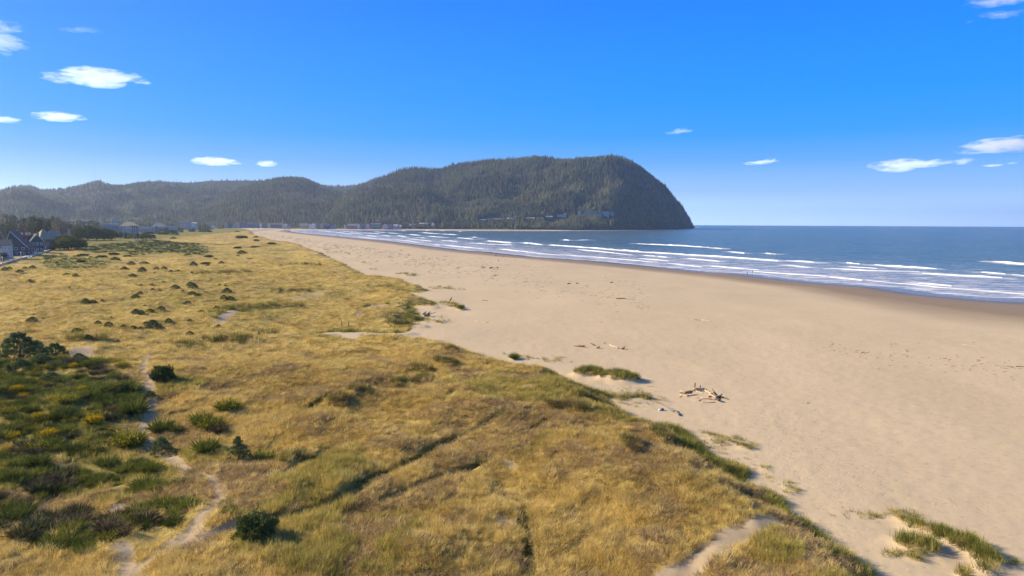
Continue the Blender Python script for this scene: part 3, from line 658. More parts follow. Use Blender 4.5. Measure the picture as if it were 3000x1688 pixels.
def proto(name, V, Fc, mats, mi=None):
    me = new_mesh(name, [tuple(v) for v in V], Fc, mats, False, mi); return bpy.data.objects.new(name, me)
def scatter(name, P, rot, scl, var, protos, kind='stuff', label=None, cat=None):
    """one object whose surface is many small plants: geometry nodes place the shapes on its points"""
    me = bpy.data.meshes.new(name); n = len(P)
    me.vertices.add(n); me.vertices.foreach_set('co', np.asarray(P, np.float32).ravel())
    for k, a, ty in (('rot', rot, 'FLOAT_VECTOR'), ('scl', scl, 'FLOAT_VECTOR')):
        t = me.attributes.new(k, ty, 'POINT'); t.data.foreach_set('vector', np.asarray(a, np.float32).ravel())
    t = me.attributes.new('var', 'INT', 'POINT'); t.data.foreach_set('value', np.asarray(var, np.int32))
    o = obj(name, me); g = bpy.data.node_groups.new(name + '_nodes', 'GeometryNodeTree')
    g.interface.new_socket('Geometry', in_out='INPUT', socket_type='NodeSocketGeometry'); g.interface.new_socket('Geometry', in_out='OUTPUT', socket_type='NodeSocketGeometry')
    N = g.nodes; gi = N.new('NodeGroupInput'); go = N.new('NodeGroupOutput'); iop = N.new('GeometryNodeInstanceOnPoints')
    jg = N.new('GeometryNodeJoinGeometry')
    for p in reversed(protos):
        oi = N.new('GeometryNodeObjectInfo'); oi.inputs['Object'].default_value = p; oi.transform_space = 'ORIGINAL'
        gti = N.new('GeometryNodeGeometryToInstance'); g.links.new(oi.outputs['Geometry'], gti.inputs[0]); g.links.new(gti.outputs[0], jg.inputs[0])
    def na(nm, ty):
        a = N.new('GeometryNodeInputNamedAttribute'); a.data_type = ty; a.inputs[0].default_value = nm; return a.outputs[0]
    g.links.new(gi.outputs[0], iop.inputs['Points']); g.links.new(jg.outputs[0], iop.inputs['Instance']); iop.inputs['Pick Instance'].default_value = True
    g.links.new(na('var', 'INT'), iop.inputs['Instance Index']); g.links.new(na('scl', 'FLOAT_VECTOR'), iop.inputs['Scale'])
    g.links.new(na('rot', 'FLOAT_VECTOR'), iop.inputs['Rotation']); g.links.new(iop.outputs[0], go.inputs[0])
    md = o.modifiers.new('plants', 'NODES'); md.node_group = g
    return tag(o, label, cat, None, kind)

# ------------------------------------------------------------------ forest on the hills
con_p = []
for i in range(4):
    V, Fc, mi = conifer(i + 1, 8 if i < 3 else 6, 7 if i != 1 else 6)
    con_p.append(proto('forest_conifer', V, Fc, [M['bark'], M['conif'] if i < 3 else M['conif2']], mi))
for i in range(2):
    V, Fc = leafball(40 + i, 90, .11, 1.5, 5, .4); Vt, Ft = limbs(3 + i, 6, .8, .3, .2, .03)
    s = len(V); V = [Vector((v[0] * .34, v[1] * .34, v[2] * .62 + .1)) for v in V] + Vt; Fc = Fc + [[a + s for a in f] for f in Ft]
    con_p.append(proto('leafless_tree', V, Fc, [M['bare'], M['bark']], [0] * (len(Fc) - len(Ft)) + [1] * len(Ft)))
HOUSE_KEEP = []      # (x, y, radius) kept free of trees, filled before the forest is laid out
def forest_points(H, n, smax, seed, hmin, hmax, olive=.56):
    g = np.random.default_rng(seed); nr, nc = H['X'].shape
    fi = g.uniform(0, 1, n * 3) ** .85 * (np.searchsorted(H['S'][:, 0], smax) - 1); fj = g.uniform(0, nc - 1.01, n * 3)
    i = fi.astype(int); j = fj.astype(int); a = fi - i; b = fj - j
    L = lambda A: (A[i, j] * (1 - a) + A[i + 1, j] * a) * (1 - b) + (A[i, j + 1] * (1 - a) + A[i + 1, j + 1] * a) * b
    X, Y, Z, S, PX = L(H['X']), L(H['Y']), L(H['Z']), L(H['S']), L(H['PX'])
    # thin by true area so that spacing is even
    dR = np.abs(H['rad'][i + 1, j] - H['rad'][i, j]); w = dR * H['rad'][i, j]; keep = g.uniform(0, 1, n * 3) < w / np.percentile(w, 92)
    keep &= Z > 2
    for hx, hy, hr in HOUSE_KEEP:
        d = math.hypot(hx, hy); ux, uy = hx / d, hy / d; al = (X - hx) * ux + (Y - hy) * uy; ac = np.abs(-(X - hx) * uy + (Y - hy) * ux)
        keep &= ~((al > -hr * 3.2) & (al < hr * .8) & (ac < hr))
    X, Y, Z, S, PX = (A[keep][:n] for A in (X, Y, Z, S, PX)); m = len(X)
    sx, sy = project(X, Y, Z)
    h = g.uniform(hmin, hmax, m) * np.clip(.75 + .5 * fbm(X, Y, 90., 2, seed), .6, 1.25)
    var = g.integers(0, 3, m); pn = fbm(X, Y, 150., 3, seed + 5)
    var[(pn > olive) & (g.uniform(0, 1, m) < .75)] = 3
    dec = ((pn < .36) & (g.uniform(0, 1, m) < .35)) | (g.uniform(0, 1, m) < .03)
    for bx0, bx1, by0, by1, pr in DECID:
        dec |= (sx > bx0) & (sx < bx1) & (sy > by0) & (sy < by1) & (g.uniform(0, 1, m) < pr * sstep(.3, .55, fbm(X, Y, 80., 2, 99)) * 1.3)
    var[dec] = 4 + g.integers(0, 2, dec.sum())
    h[dec] *= .8; wsc = g.uniform(.85, 1.35, m)
    scl = np.stack([h * wsc, h * wsc, h], 1); rot = np.stack([g.normal(0, .03, m), g.normal(0, .03, m), g.uniform(0, 6.28, m)], 1)
    return np.stack([X, Y, Z - .5], 1), rot, scl, var
DECID = [(1000, 1110, 545, 600, .55), (1080, 1150, 515, 560, .5), (1190, 1290, 515, 580, .5), (820, 960, 550, 600, .5), (1180, 1330, 590, 620, .35), (1050, 1230, 640, 668, .6), (1500, 1560, 500, 540, .3),
         (1620, 1660, 460, 475, .6), (1760, 1830, 560, 600, .35), (0, 700, 645, 668, .35), (200, 330, 560, 600, .35), (1930, 2000, 600, 660, .35), (1340, 1440, 600, 625, .3)]
# ================================================================== buildings
def box(x0, x1, y0, y1, z0, z1):
    V = [(x, y, z) for z in (z0, z1) for x, y in ((x0, y0), (x1, y0), (x1, y1), (x0, y1))]
    return V, [[0, 3, 2, 1], [4, 5, 6, 7], [0, 1, 5, 4], [1, 2, 6, 5], [2, 3, 7, 6], [3, 0, 4, 7]]
def boxes(name, L, mat, parent=None, loc=None):
    V = []; Fc = []
    for b in L:
        v, f = box(*b); s = len(V); V += v; Fc += [[a + s for a in q] for q in f]
    return obj(name, new_mesh(name, V, Fc, mat), parent, loc)
COLM = {}
def cmat(c, rough=.8, kind='wall'):
    key = (tuple(round(v, 3) for v in c), kind)
    if key not in COLM:
        k = NT('paint_' + kind); n = k.noise(.6, detail=4); bw = k.n('TexWave', wave_type='BANDS', bands_direction='Z', Scale=2.2 if kind == 'wall' else 1.6, Distortion=.3)
        k.l(k.pos(), bw.inputs['Vector'])
        base = k.ramp(n, [(.3, tuple(v * .86 for v in c)), (.7, tuple(min(1, v * 1.1) for v in c))])
        k.col(base); k.rough(rough); k.b.inputs['Specular IOR Level'].default_value = .12; k.bump(bw.outputs['Fac'], .25, .04); COLM[key] = k.m
    return COLM[key]
M['trim'] = simple('white_trim_paint', (.72, .73, .74), .6, .08, 2.)
M['glass'] = simple('dark_window_glass', (.03, .035, .04), .3, .2, .5); M['glass'].node_tree.nodes['Principled BSDF'].inputs['Specular IOR Level'].default_value = .3
M['dull'] = simple('dull_window_frame', (.26, .25, .24), .8, .1, 2.)
M['brick'] = simple('chimney_brick', (.28, .13, .09), .9, .25, 4.)
M['conc'] = simple('pale_concrete', (.50, .46, .40), .9, .12, .7, .2)
M['wood'] = simple('wood_deck', (.30, .22, .15), .85, .2, 2.)
WIN = None
def window(parent, x, y, z, w, h, face='front', fm=None):
    """framed window standing slightly proud of the wall; its glass is a sub-part"""
    V = []; Fc = []; t = .16
    for b in ((-w / 2, w / 2, -.09, .0, h / 2 - t, h / 2), (-w / 2, w / 2, -.09, .0, -h / 2, -h / 2 + t), (-w / 2, -w / 2 + t, -.09, .0, -h / 2 + t, h / 2 - t), (w / 2 - t, w / 2, -.09, .0, -h / 2 + t, h / 2 - t), (-.05, .05, -.07, 0, -h / 2 + t, h / 2 - t)):
        v, f = box(*b); s = len(V); V += v; Fc += [[a + s for a in q] for q in f]
    o = obj('window', new_mesh('window', V, Fc, fm or M['trim']), parent, (x, y, z))
    v, f = box(-w / 2 + t * .6, w / 2 - t * .6, -.045, .01, -h / 2 + t * .6, h / 2 - t * .6)
    obj('pane', new_mesh('pane', v, f, M['glass']), o)
    if face == 'left': o.rotation_euler = (0, 0, -math.pi / 2)
    if face == 'right': o.rotation_euler = (0, 0, math.pi / 2)
    return o
def gable_roof(w, d, z, rise, along, over=.5, th=.25, apex=.5):
    """pitched roof slab; along 'x' = ridge parallel to the front, 'y' = gable faces the viewer"""
    hw, hd = w / 2 + over, d / 2 + over; V = []
    if along == 'y':
        ax = -w / 2 + w * apex; kL = rise / (ax + w / 2); kR = rise / (w / 2 - ax)
        sec = [(-hw, z - over * kL), (ax, z + rise), (hw, z - over * kR)]
        for y in (-hd, hd):
            V += [(x, y, zz + .02) for x, zz in sec] + [(x, y, zz + th) for x, zz in sec]
    else:
        kk = rise / (d / 2); sec = [(-hd, z - over * kk), (0, z + rise), (hd, z - over * kk)]
        for x in (-hw, hw):
            V += [(x, y, zz + .02) for y, zz in sec] + [(x, y, zz + th) for y, zz in sec]
    Fc = [[0, 1, 7, 6], [1, 2, 8, 7], [3, 9, 10, 4], [4, 10, 11, 5], [0, 3, 4, 1], [1, 4, 5, 2], [6, 7, 10, 9], [7, 8, 11, 10], [0, 6, 9, 3], [2, 5, 11, 8]]
    return V, Fc
def house(label, pos, w, d, hw, rise, wall, roof, style='y', rz=0, wins=(3, 2), cat='house', group=None, apex=.5, chimney=False, door=True, found=0., side=False, trim=True, name='house', small=False):
    r = empty(name, pos, rz, label, cat, group)
    wm = cmat(wall); rm = cmat(roof, .9, 'roof')
    if style in 'xy':
        V, Fc = box(-w / 2, w / 2, -d / 2, d / 2, -found, hw)
        if style == 'y':
            ax = -w / 2 + w * apex; s = 8; V += [(ax, -d / 2, hw + rise), (ax, d / 2, hw + rise)]; Fc.remove([4, 5, 6, 7]); Fc += [[4, 5, 8], [6, 7, 9], [4, 8, 9, 7], [5, 6, 9, 8]]
        else:
            V += [(-w / 2, 0, hw + rise), (w / 2, 0, hw + rise)]; Fc.remove([4, 5, 6, 7]); Fc += [[7, 4, 8], [5, 6, 9], [4, 5, 9, 8], [6, 7, 8, 9]]
        obj('wall', new_mesh('wall', V, Fc, wm), r)
        V, Fc = gable_roof(w, d, hw, rise, style, .55, .28, apex); ro = obj('roof', new_mesh('roof', V, Fc, rm), r)
        if style == 'y' and trim:
            ax = -w / 2 + w * apex; hwv = w / 2 + .6; V = []; Fc = []
            kL = rise / (ax + w / 2); kR = rise / (w / 2 - ax)
            for (xa, za), (xb, zb) in (((-hwv, hw - .6 * kL), (ax, hw + rise)), ((ax, hw + rise), (hwv, hw - .6 * kR))):
                s = len(V); y0, y1 = -d / 2 - .72, -d / 2 - .57
                V += [(xa, y0, za - .1), (xb, y0, zb - .1), (xb, y0, zb + .34), (xa, y0, za + .34), (xa, y1, za - .1), (xb, y1, zb - .1), (xb, y1, zb + .34), (xa, y1, za + .34)]
                Fc += [[s + a for a in q] for q in ([0, 1, 2, 3], [4, 7, 6, 5], [0, 4, 5, 1], [3, 2, 6, 7], [0, 3, 7, 4], [1, 5, 6, 2])]
            obj('fascia', new_mesh('fascia', V, Fc, M['trim']), ro)
    elif style == 'hip':
        boxes('wall', [(-w / 2, w / 2, -d / 2, d / 2, -found, hw)], wm, r); o = .9; a, b = w / 2 + o, d / 2 + o; rl = max(.5, a - b)
        V = [(-a, -b, hw), (a, -b, hw), (a, b, hw), (-a, b, hw), (-rl, 0, hw + rise), (rl, 0, hw + rise), (-a, -b, hw - .3), (a, -b, hw - .3), (a, b, hw - .3), (-a, b, hw - .3)]
        ro = obj('roof', new_mesh('roof', V, [[0, 1, 5, 4], [1, 2, 5], [2, 3, 4, 5], [3, 0, 4], [6, 7, 1, 0], [7, 8, 2, 1], [8, 9, 3, 2], [9, 6, 0, 3], [9, 8, 7, 6]], rm), r)
    else:
        boxes('wall', [(-w / 2, w / 2, -d / 2, d / 2, -found, hw)], wm, r)
        ro = boxes('roof', [(-w / 2 - .4, w / 2 + .4, -d / 2 - .4, d / 2 + .4, hw + .01, hw + max(.4, rise))], rm, r)
    if chimney: boxes('chimney', [(-.5, .5, -.5, .5, -1, rise + 1.4)], M['brick'], ro, (w * .22, d * .1, hw))
    nc_, nr_ = wins
    ww = min(2.0, w / (nc_ * 1.7)) if nc_ else 0; hh = min(1.9, hw / (nr_ * 1.7)) if nr_ else 0
    for i in range(nc_):
        for j in range(nr_):
            window(r, -w / 2 + w * (i + .5) / nc_, -d / 2 - .012, hw * (j + .55) / nr_, ww, hh, fm=M['dull'] if small else None)
    if side:
        for j in range(nr_):
            for q in (-.22, .22): window(r, -w / 2 - .012, d * q, hw * (j + .55) / nr_, min(1.6, d * .18), hh, 'left'); window(r, w / 2 + .012, d * q, hw * (j + .55) / nr_, min(1.6, d * .18), hh, 'right')
    if door:
        dr = boxes('door', [(-.5, .5, -.07, -.012, 0, 2.1)], cmat((.35, .32, .3), .6, 'door'), r, (w * .5 / max(1, nc_) - w / 2 + w / max(1, nc_) * .52, -d / 2, .05))
        boxes('handle', [(.3, .38, -.13, -.075, .98, 1.06)], M['glass'], dr)
    return r
def place(x0, x1, ybase, ytop, D=None, slope=None):
    """measured position and size of a building from its picture box"""
    cx = (x0 + x1) / 2
    if slope is not None: p = on_slope(cx, ybase, slope)
    elif D is None: p = ground(cx, ybase)
    else:
        az, _ = azel(cx, 660); X, Y = D * math.sin(az), D * math.cos(az); p = Vector((X, Y, float(sample(GZ, X, Y))))
    a0, _ = azel(x0, 660); a1, _ = azel(x1, 660); r = math.hypot(p.x, p.y)
    w = r * float(a1 - a0); _, te = azel(cx, ytop); H = CAMZ + r * float(te) - p.z
    return p, w, max(2.5, H)
face = lambda p: -math.atan2(p.x, p.y)
GREY = (.16, .17, .19); DKB = (.075, .085, .11); TEAL = (.055, .095, .115); SAGE = (.34, .33, .27); TAN = (.55, .44, .30); WHT = (.72, .72, .72); SLATE = (.20, .21, .23)
RG = (.14, .14, .135); RB = (.32, .26, .17); RT = (.56, .44, .27); RP = (.66, .50, .42); BROWN = (.20, .145, .11); PALE = (.36, .37, .38); CRM = (.68, .58, .42)
# --- the houses by the promenade
def H1(label, box_, D, d, rf, wall, roof, style='y', drz=0., **kw):
    p, w, H = place(box_[0], box_[1], box_[2], box_[3], D, kw.pop('slope', None)); rise = H * rf
    HOUSE_KEEP.append((p.x, p.y, w * .62 + 3)); hs = house(label, p, w, d, H - rise, rise, wall, roof, style, face(p) + drz, **kw)
    return hs
H1('small pale grey house with a white porch roof at the near end of the promenade', (2, 29, 738, 703), 500, 9, .25, (.42, .44, .47), RG, 'x', -.15, wins=(3, 2), side=True)
hb = H1('large dark blue grey house with a long lopsided white edged gable', (20, 86, 728, 678), 555, 16, .62, DKB, (.15, .13, .12), 'y', -.25, wins=(3, 2), apex=.30, side=True, chimney=True)
bw_ = boxes('porch', [(-3.2, 3.2, -2.4, 0, -.2, 3.0)], cmat((.45, .47, .5)), hb, (-5.2, -8.2, 0)); boxes('porch_roof', [(-3.6, 3.6, -2.9, .0, 3.01, 3.4)], M['trim'], bw_)
H1('dark brown house roof peeping out at the edge of the picture behind the pale house', (-22, 8, 725, 668), 585, 12, .4, BROWN, (.09, .10, .11), 'y', 0, wins=(2, 2))
H1('low house with a flat pinkish white roof between the two dark gabled houses', (60, 87, 714, 683), 600, 10, .12, BROWN, RP, 'flat', 0, wins=(2, 1), chimney=True)
H1('dark teal house with square white framed windows behind the flagpole', (83, 121, 719, 686), 590, 13, .36, TEAL, (.12, .13, .12), 'y', .1, wins=(3, 2), side=True, chimney=True)
H1('brown house with a big olive hipped roof beyond the teal house', (104, 146, 711, 672), 640, 16, .45, (.15, .13, .14), (.36, .32, .21), 'hip', .3, wins=(3, 1))
H1('low house with a grey brown gable roof beside the big hipped roof', (143, 172, 708, 678), 680, 14, .45, (.16, .14, .14), (.36, .30, .24), 'x', .1, wins=(2, 1))
H1('long low grey green roofed house next to the dark pines', (168, 201, 706, 674), 720, 15, .35, (.20, .21, .24), (.36, .35, .25), 'x', .1, wins=(3, 1))
H1('pale cottage with white gable half hidden in brown trees', (38, 60, 700, 674), 740, 9, .35, (.5, .48, .46), RG, 'y', 0, wins=(2, 1))
# --- the middle row, about a kilometre off
H1('long flat roofed motel with a bright white roof edge above the pines', (222, 294, 676, 647), None, 16, .06, (.33, .35, .38), (.70, .70, .70), 'flat', 0, wins=(8, 2), cat='motel', name='motel')
H1('grey gabled end wing left of the long motel', (186, 218, 676, 646), None, 14, .2, (.24, .24, .25), (.55, .52, .46), 'y', .1, wins=(2, 2))
H1('low white roofed building just behind the dark pine clump', (252, 297, 684, 658), None, 14, .08, (.30, .31, .33), (.68, .68, .68), 'flat', 0, wins=(4, 1))
H1('group of small grey roofed houses between the pines, lower one', (303, 345, 690, 663), None, 13, .35, (.28, .27, .27), (.23, .22, .21), 'x', .1, wins=(4, 1))
H1('pale flat roofed house peeping over the lower grey one', (305, 350, 684, 655), None, 12, .1, (.35, .34, .34), (.5, .48, .44), 'flat', 0, wins=(4, 1))
H1('wide house with a large tan hipped roof and blue grey walls', (350, 408, 684, 650), None, 22, .36, (.25, .27, .33), (.60, .48, .27), 'hip', 0, wins=(5, 2))
H1('small house with salmon coloured roof in front of the tan hipped roof', (368, 386, 690, 664), None, 10, .3, (.34, .36, .42), (.45, .33, .25), 'x', 0, wins=(2, 1))
H1('narrow dark blue house with stacked balconies beside the tan hipped roof', (384, 402, 689, 661), None, 11, .15, (.13, .15, .24), RG, 'flat', 0, wins=(2, 2))
H1('grey green roofed long house near the middle of the town row', (410, 452, 682, 663), None, 14, .45, (.33, .34, .35), (.30, .31, .28), 'x', 0, wins=(4, 1))
H1('house with a pinkish cream roof behind the grey green roofed one', (445, 488, 678, 654), None, 16, .42, (.36, .33, .33), (.70, .55, .40), 'hip', 0, wins=(4, 1))
H1('brown fronted grey house in front of the pinkish roof', (450, 468, 683, 662), None, 10, .25, (.25, .21, .22), RG, 'y', 0, wins=(2, 1))
H1('flat roofed pale blue box shaped building by the dune edge', (486, 521, 681, 663), None, 13, .05, (.42, .45, .49), (.45, .46, .48), 'flat', 0, wins=(3, 2), cat='building', name='flat_building')
H1('pale three storey apartment house with pink tinted balconies', (525, 547, 673, 650), None, 16, .1, (.55, .47, .44), (.5, .45, .38), 'flat', 0, wins=(4, 3), cat='apartment building', name='apartment_building')
H1('lilac grey apartment house between the pink and the white one', (547, 561, 674, 651), None, 16, .1, (.36, .37, .43), (.36, .36, .38), 'flat', 0, wins=(3, 3), cat='apartment building', name='apartment_building')
H1('white grey apartment house at the right end of the trio', (560, 577, 674, 651), None, 16, .15, (.58, .60, .64), (.42, .42, .44), 'x', 0, wins=(3, 3), cat='apartment building', name='apartment_building')
H1('tiny bright white gabled cottage standing alone before the forest', (619, 632, 669, 659), None, 9, .4, (.80, .80, .80), (.62, .62, .62), 'y', 0, wins=(1, 1), door=False)
H1('low pink tinted houses behind the lone pale box, roof only', (330, 352, 672, 643), None, 12, .3, (.34, .30, .30), (.34, .31, .28), 'x', 0, wins=(3, 1))
# --- the row at the head of the cove
cove = [((657, 667, 668, 651), TAN, RB, 'y', 'narrow yellow tan gabled house at the left end of the cove row', (2, 3)),
        ((667, 681, 668, 650), GREY, RG, 'x', 'grey house right beside the narrow tan one', (3, 2)),
        ((681, 688, 668, 655), (.5, .5, .52), RG, 'y', 'small house with white gable trim between two grey ones', (1, 2)),
        ((688, 702, 668, 650), TAN, RT, 'y', 'orange tan gabled house with a white ground floor', (2, 2)),
        ((702, 725, 668, 651), SLATE, RG, 'x', 'long slate grey beach house with white porch posts', (6, 2)),
        ((726, 745, 668, 651), GREY, (.2, .2, .24), 'x', 'dark grey beach house right of the slate one', (5, 2)),
        ((745, 760, 668, 652), SLATE, (.3, .3, .35), 'y', 'blue grey house with pale triangular gable', (3, 2)),
        ((760, 767, 666, 654), (.78, .76, .70), RG, 'y', 'tiny bright white gable in the middle of the cove row', (1, 1)),
        ((767, 783, 668, 650), (.24, .18, .20), (.22, .16, .17), 'y', 'plum brown house left of the cream house', (3, 2)),
        ((783, 793, 668, 653), CRM, RT, 'y', 'cream house with tall bright front in the cove row', (2, 2)),
        ((793, 826, 668, 653), SLATE, RB, 'x', 'very long grey green beach house after the cream one', (7, 2)),
        ((827, 841, 665, 657), (.66, .56, .48), RP, 'x', 'low pinkish white building behind the beach pole', (3, 1)),
        ((842, 852, 666, 658), (.42, .46, .45), RG, 'x', 'small grey shed right of the pinkish building', (2, 1)),
        ((879, 903, 665, 655), SAGE, (.36, .36, .27), 'x', 'long sage green building with pale roof stripes', (5, 1)),
        ((905, 913, 668, 656), (.66, .62, .60), RP, 'y', 'white and pink house, first of the white cluster', (2, 2)),
        ((913, 924, 668, 653), (.72, .70, .70), RG, 'y', 'tall white house in the white cluster', (2, 2)),
        ((928, 937, 668, 654), (.20, .19, .21), RG, 'y', 'dark house with pale gable trim before the yellow edged one', (2, 2)),
        ((937, 948, 668, 654), (.44, .36, .24), RG, 'y', 'dark house with a yellow edged wall', (2, 2)),
        ((948, 967, 668, 655), (.10, .12, .18), (.14, .15, .2), 'x', 'low dark blue house at the middle of the cove', (4, 1)),
        ((970, 985, 667, 658), (.30, .30, .34), RG, 'x', 'small dim grey house below the wooded slope', (3, 1)),
        ((1008, 1014, 666, 657), (.62, .60, .58), RG, 'y', 'little white hut left of the reddish roofs', (1, 1)),
        ((1018, 1045, 667, 656), (.32, .23, .22), (.42, .33, .30), 'x', 'reddish brown row house with pale pink roof', (6, 1)),
        ((1046, 1055, 668, 655), (.60, .62, .63), PALE, 'y', 'pale house between the reddish row and the dark house', (2, 2)),
        ((1055, 1070, 668, 656), (.13, .14, .2), RG, 'x', 'dark navy house left of the pink gable', (3, 1)),
        ((1072, 1083, 668, 655), (.58, .42, .42), RP, 'y', 'pink gabled house beside the green fronted block', (2, 2)),
        ((1085, 1117, 669, 655), (.16, .22, .24), (.62, .63, .62), 'flat', 'long dark green fronted block with white flat roof', (10, 2)),
        ((1120, 1137, 669, 656), (.48, .42, .42), PALE, 'y', 'pale mauve double gabled house right of the green block', (4, 2)),
        ((1137, 1152, 669, 655), (.22, .21, .27), RG, 'y', 'dark violet grey house with steep roof', (3, 2)),
        ((1153, 1166, 668, 657), (.4, .4, .42), (.5, .5, .5), 'x', 'small grey house with pale roof by the wooded bank', (3, 1)),
        ((1168, 1176, 669, 659), (.5, .44, .42), RP, 'x', 'rosy little house at the right end of the beach row', (2, 1)),
        ((1198, 1206, 664, 655), (.80, .80, .80), (.7, .7, .7), 'y', 'bright white boxy cottage alone among the shore trees', (1, 2)),
        ((1206, 1218, 666, 656), (.24, .24, .26), RG, 'x', 'dim grey cottage touching the bright white one', (3, 1)),
        ((1189, 1197, 657, 652), (.55, .50, .40), RT, 'x', 'cream roof in the trees above the white cottage', (2, 1)),
        ((1228, 1243, 662, 653), (.36, .37, .38), (.42, .42, .40), 'x', 'grey house with two roofs on the wooded bank', (3, 1)),
        ((1245, 1256, 661, 653), (.5, .49, .46), PALE, 'x', 'pale roofed cottage right of the grey two roofed one', (2, 1)),
        ((1264, 1273, 665, 652), (.78, .72, .55), WHT, 'y', 'steep white and yellow gabled house above the shore stairs', (2, 2)),
        ((1273, 1290, 662, 656), (.22, .26, .42), RG, 'x', 'small house with blue trim beside the steep white gable', (3, 1)),
        ((1310, 1322, 660, 654), (.55, .46, .22), (.5, .42, .25), 'y', 'ochre yellow cottage on the bank', (2, 1)),
        ((1320, 1331, 655, 649), (.72, .70, .64), PALE, 'x', 'white house above the ochre cottage', (3, 1)),
        ((1332, 1341, 659, 654), (.35, .38, .44), RG, 'x', 'blue grey hut right of the ochre cottage', (2, 1)),
        ((1361, 1377, 653, 645), (.30, .28, .24), (.46, .46, .42), 'y', 'brown house with broad grey gable at the edge of the woods', (3, 1)),
        ((1404, 1424, 648, 643), (.30, .27, .25), (.36, .33, .28), 'x', 'low dark house left of the pink roofed villas', (4, 1)),
        ((1426, 1449, 648, 639.5), (.38, .29, .26), (.56, .47, .42), 'x', 'wide villa with pinkish roof on the bluff', (5, 1)),
        ((1451, 1471, 648, 640), (.33, .17, .13), (.40, .26, .22), 'x', 'brick red villa on the bluff', (4, 1)),
        ((1484, 1500, 647, 638), (.76, .74, .70), WHT, 'x', 'white villa with glass front on the bluff', (4, 1)),
        ((1498, 1505, 648, 639), (.62, .62, .60), PALE, 'y', 'pale narrow villa joined to the white one', (1, 2)),
        ((1504, 1522, 645, 632.5), (.52, .50, .47), (.70, .70, .68), 'y', 'tallest white roofed house on the bluff', (3, 2)),
        ((1541, 1566, 646, 637), (.30, .29, .29), (.38, .37, .36), 'x', 'dark grey house right of the tallest white roof', (5, 1)),
        ((1577, 1592, 643, 635), (.62, .64, .66), PALE, 'y', 'white trimmed house half way to the apartment blocks', (3, 2)),
        ((1598, 1619, 640, 633), (.24, .24, .24), (.33, .33, .32), 'x', 'low dim house in the trees past the white trimmed one', (4, 1)),
        ((1632, 1659, 635, 629), (.62, .57, .46), (.66, .60, .48), 'flat', 'cream ledge shaped house under the forest', (5, 1)),
        ((1652, 1660, 632, 624), (.6, .5, .32), RT, 'y', 'little ochre tower house above the cream ledge', (1, 2)),
        ((1692, 1701, 627, 618), (.56, .55, .46), PALE, 'flat', 'first small pale block of the hillside apartments', (2, 2)),
        ((1709, 1730, 626, 618.5), (.34, .34, .30), PALE, 'flat', 'second pale block of the hillside apartments', (5, 2)),
        ((1731, 1748, 627, 618.5), (.28, .30, .29), PALE, 'flat', 'third block of the hillside apartments', (4, 2)),
        ((1751, 1764, 631, 621), (.26, .29, .30), PALE, 'flat', 'fourth block of the hillside apartments, lower than its neighbours', (3, 3)),
        ((1765, 1783, 631, 619.5), (.36, .38, .37), PALE, 'flat', 'fifth and brightest block of the hillside apartments', (4, 3)),
        ((1783, 1799, 631, 620.5), (.30, .33, .33), PALE, 'flat', 'last block of the hillside apartments', (4, 3))]
for (bx, wall, roof, st, lb, wn) in cove:
    x0, x1, yb, yt = bx
    cat = 'apartment block' if 'block' in lb else 'house'; nm = 'apartment_block' if 'block' in lb else 'beach_house'
    small = dict(wins=wn, door=False, small=True, name=nm, cat=cat, trim=False)
    if x0 < 1180: H1(lb, bx, 2350 if x0 < 900 else 2310 if x0 < 1100 else 2290, 13, .32 if st != 'flat' else .07, wall, roof, st, 0, **small)
    else: H1(lb, bx, None, 12, .35 if st != 'flat' else .08, wall, roof, st, 0, slope=HEAD, found=14., **small)
# --- parked cars at the cove
def car(paint, label, grp):
    r = empty('parked_car', (0, 0, 0), 0, label, 'car', grp)
    V = []; prof = [(-2.2, .35), (-2.25, .85), (-1.4, .98), (-.75, 1.48), (.75, 1.5), (1.5, 1.0), (2.2, .9), (2.25, .35)]
    for y in (-.88, .88): V += [(x, y * (.86 if z > 1.2 else 1), z) for x, z in prof]
    n = len(prof); Fc = [list(range(n)), list(range(2 * n - 1, n - 1, -1))] + [[i, i + n, (i + 1) % n + n, (i + 1) % n] for i in range(n)]
    obj('body', new_mesh('car_body', V, Fc, paint), r)
    boxes('side_window', [(-.95, .95, -.86, -.80, 1.02, 1.38)], M['glass'], r); boxes('side_window', [(-.95, .95, .80, .86, 1.02, 1.38)], M['glass'], r)
    for x in (-1.4, 1.4):
        for y in (-.85, .85):
            V = [(x + .34 * math.cos(a * .785), y + s, .34 + .34 * math.sin(a * .785)) for s in (-.1, .1) for a in range(8)]
            obj('wheel', new_mesh('wheel', V, [list(range(8)), list(range(15, 7, -1))] + [[i, i + 8, (i + 1) % 8 + 8, (i + 1) % 8] for i in range(8)], M['glass']), r)
    return r
M['carw'] = simple('white_car_paint', (.78, .78, .78), .3, .03); M['carg'] = simple('silver_car_paint', (.35, .38, .42), .3, .03); M['card'] = simple('dark_car_paint', (.05, .06, .09), .3, .03)
GC = 'cars parked along the cove road below the houses'
cw = car(M['carw'], 'white car parked on the cove road in front of the beach houses', GC); cg = car(M['carg'], 'silver car parked on the cove road in front of the beach houses', GC)
cdk = car(M['card'], 'dark car parked on the cove road in front of the beach houses', GC)
first = {id(cw): 1, id(cg): 1, id(cdk): 1}
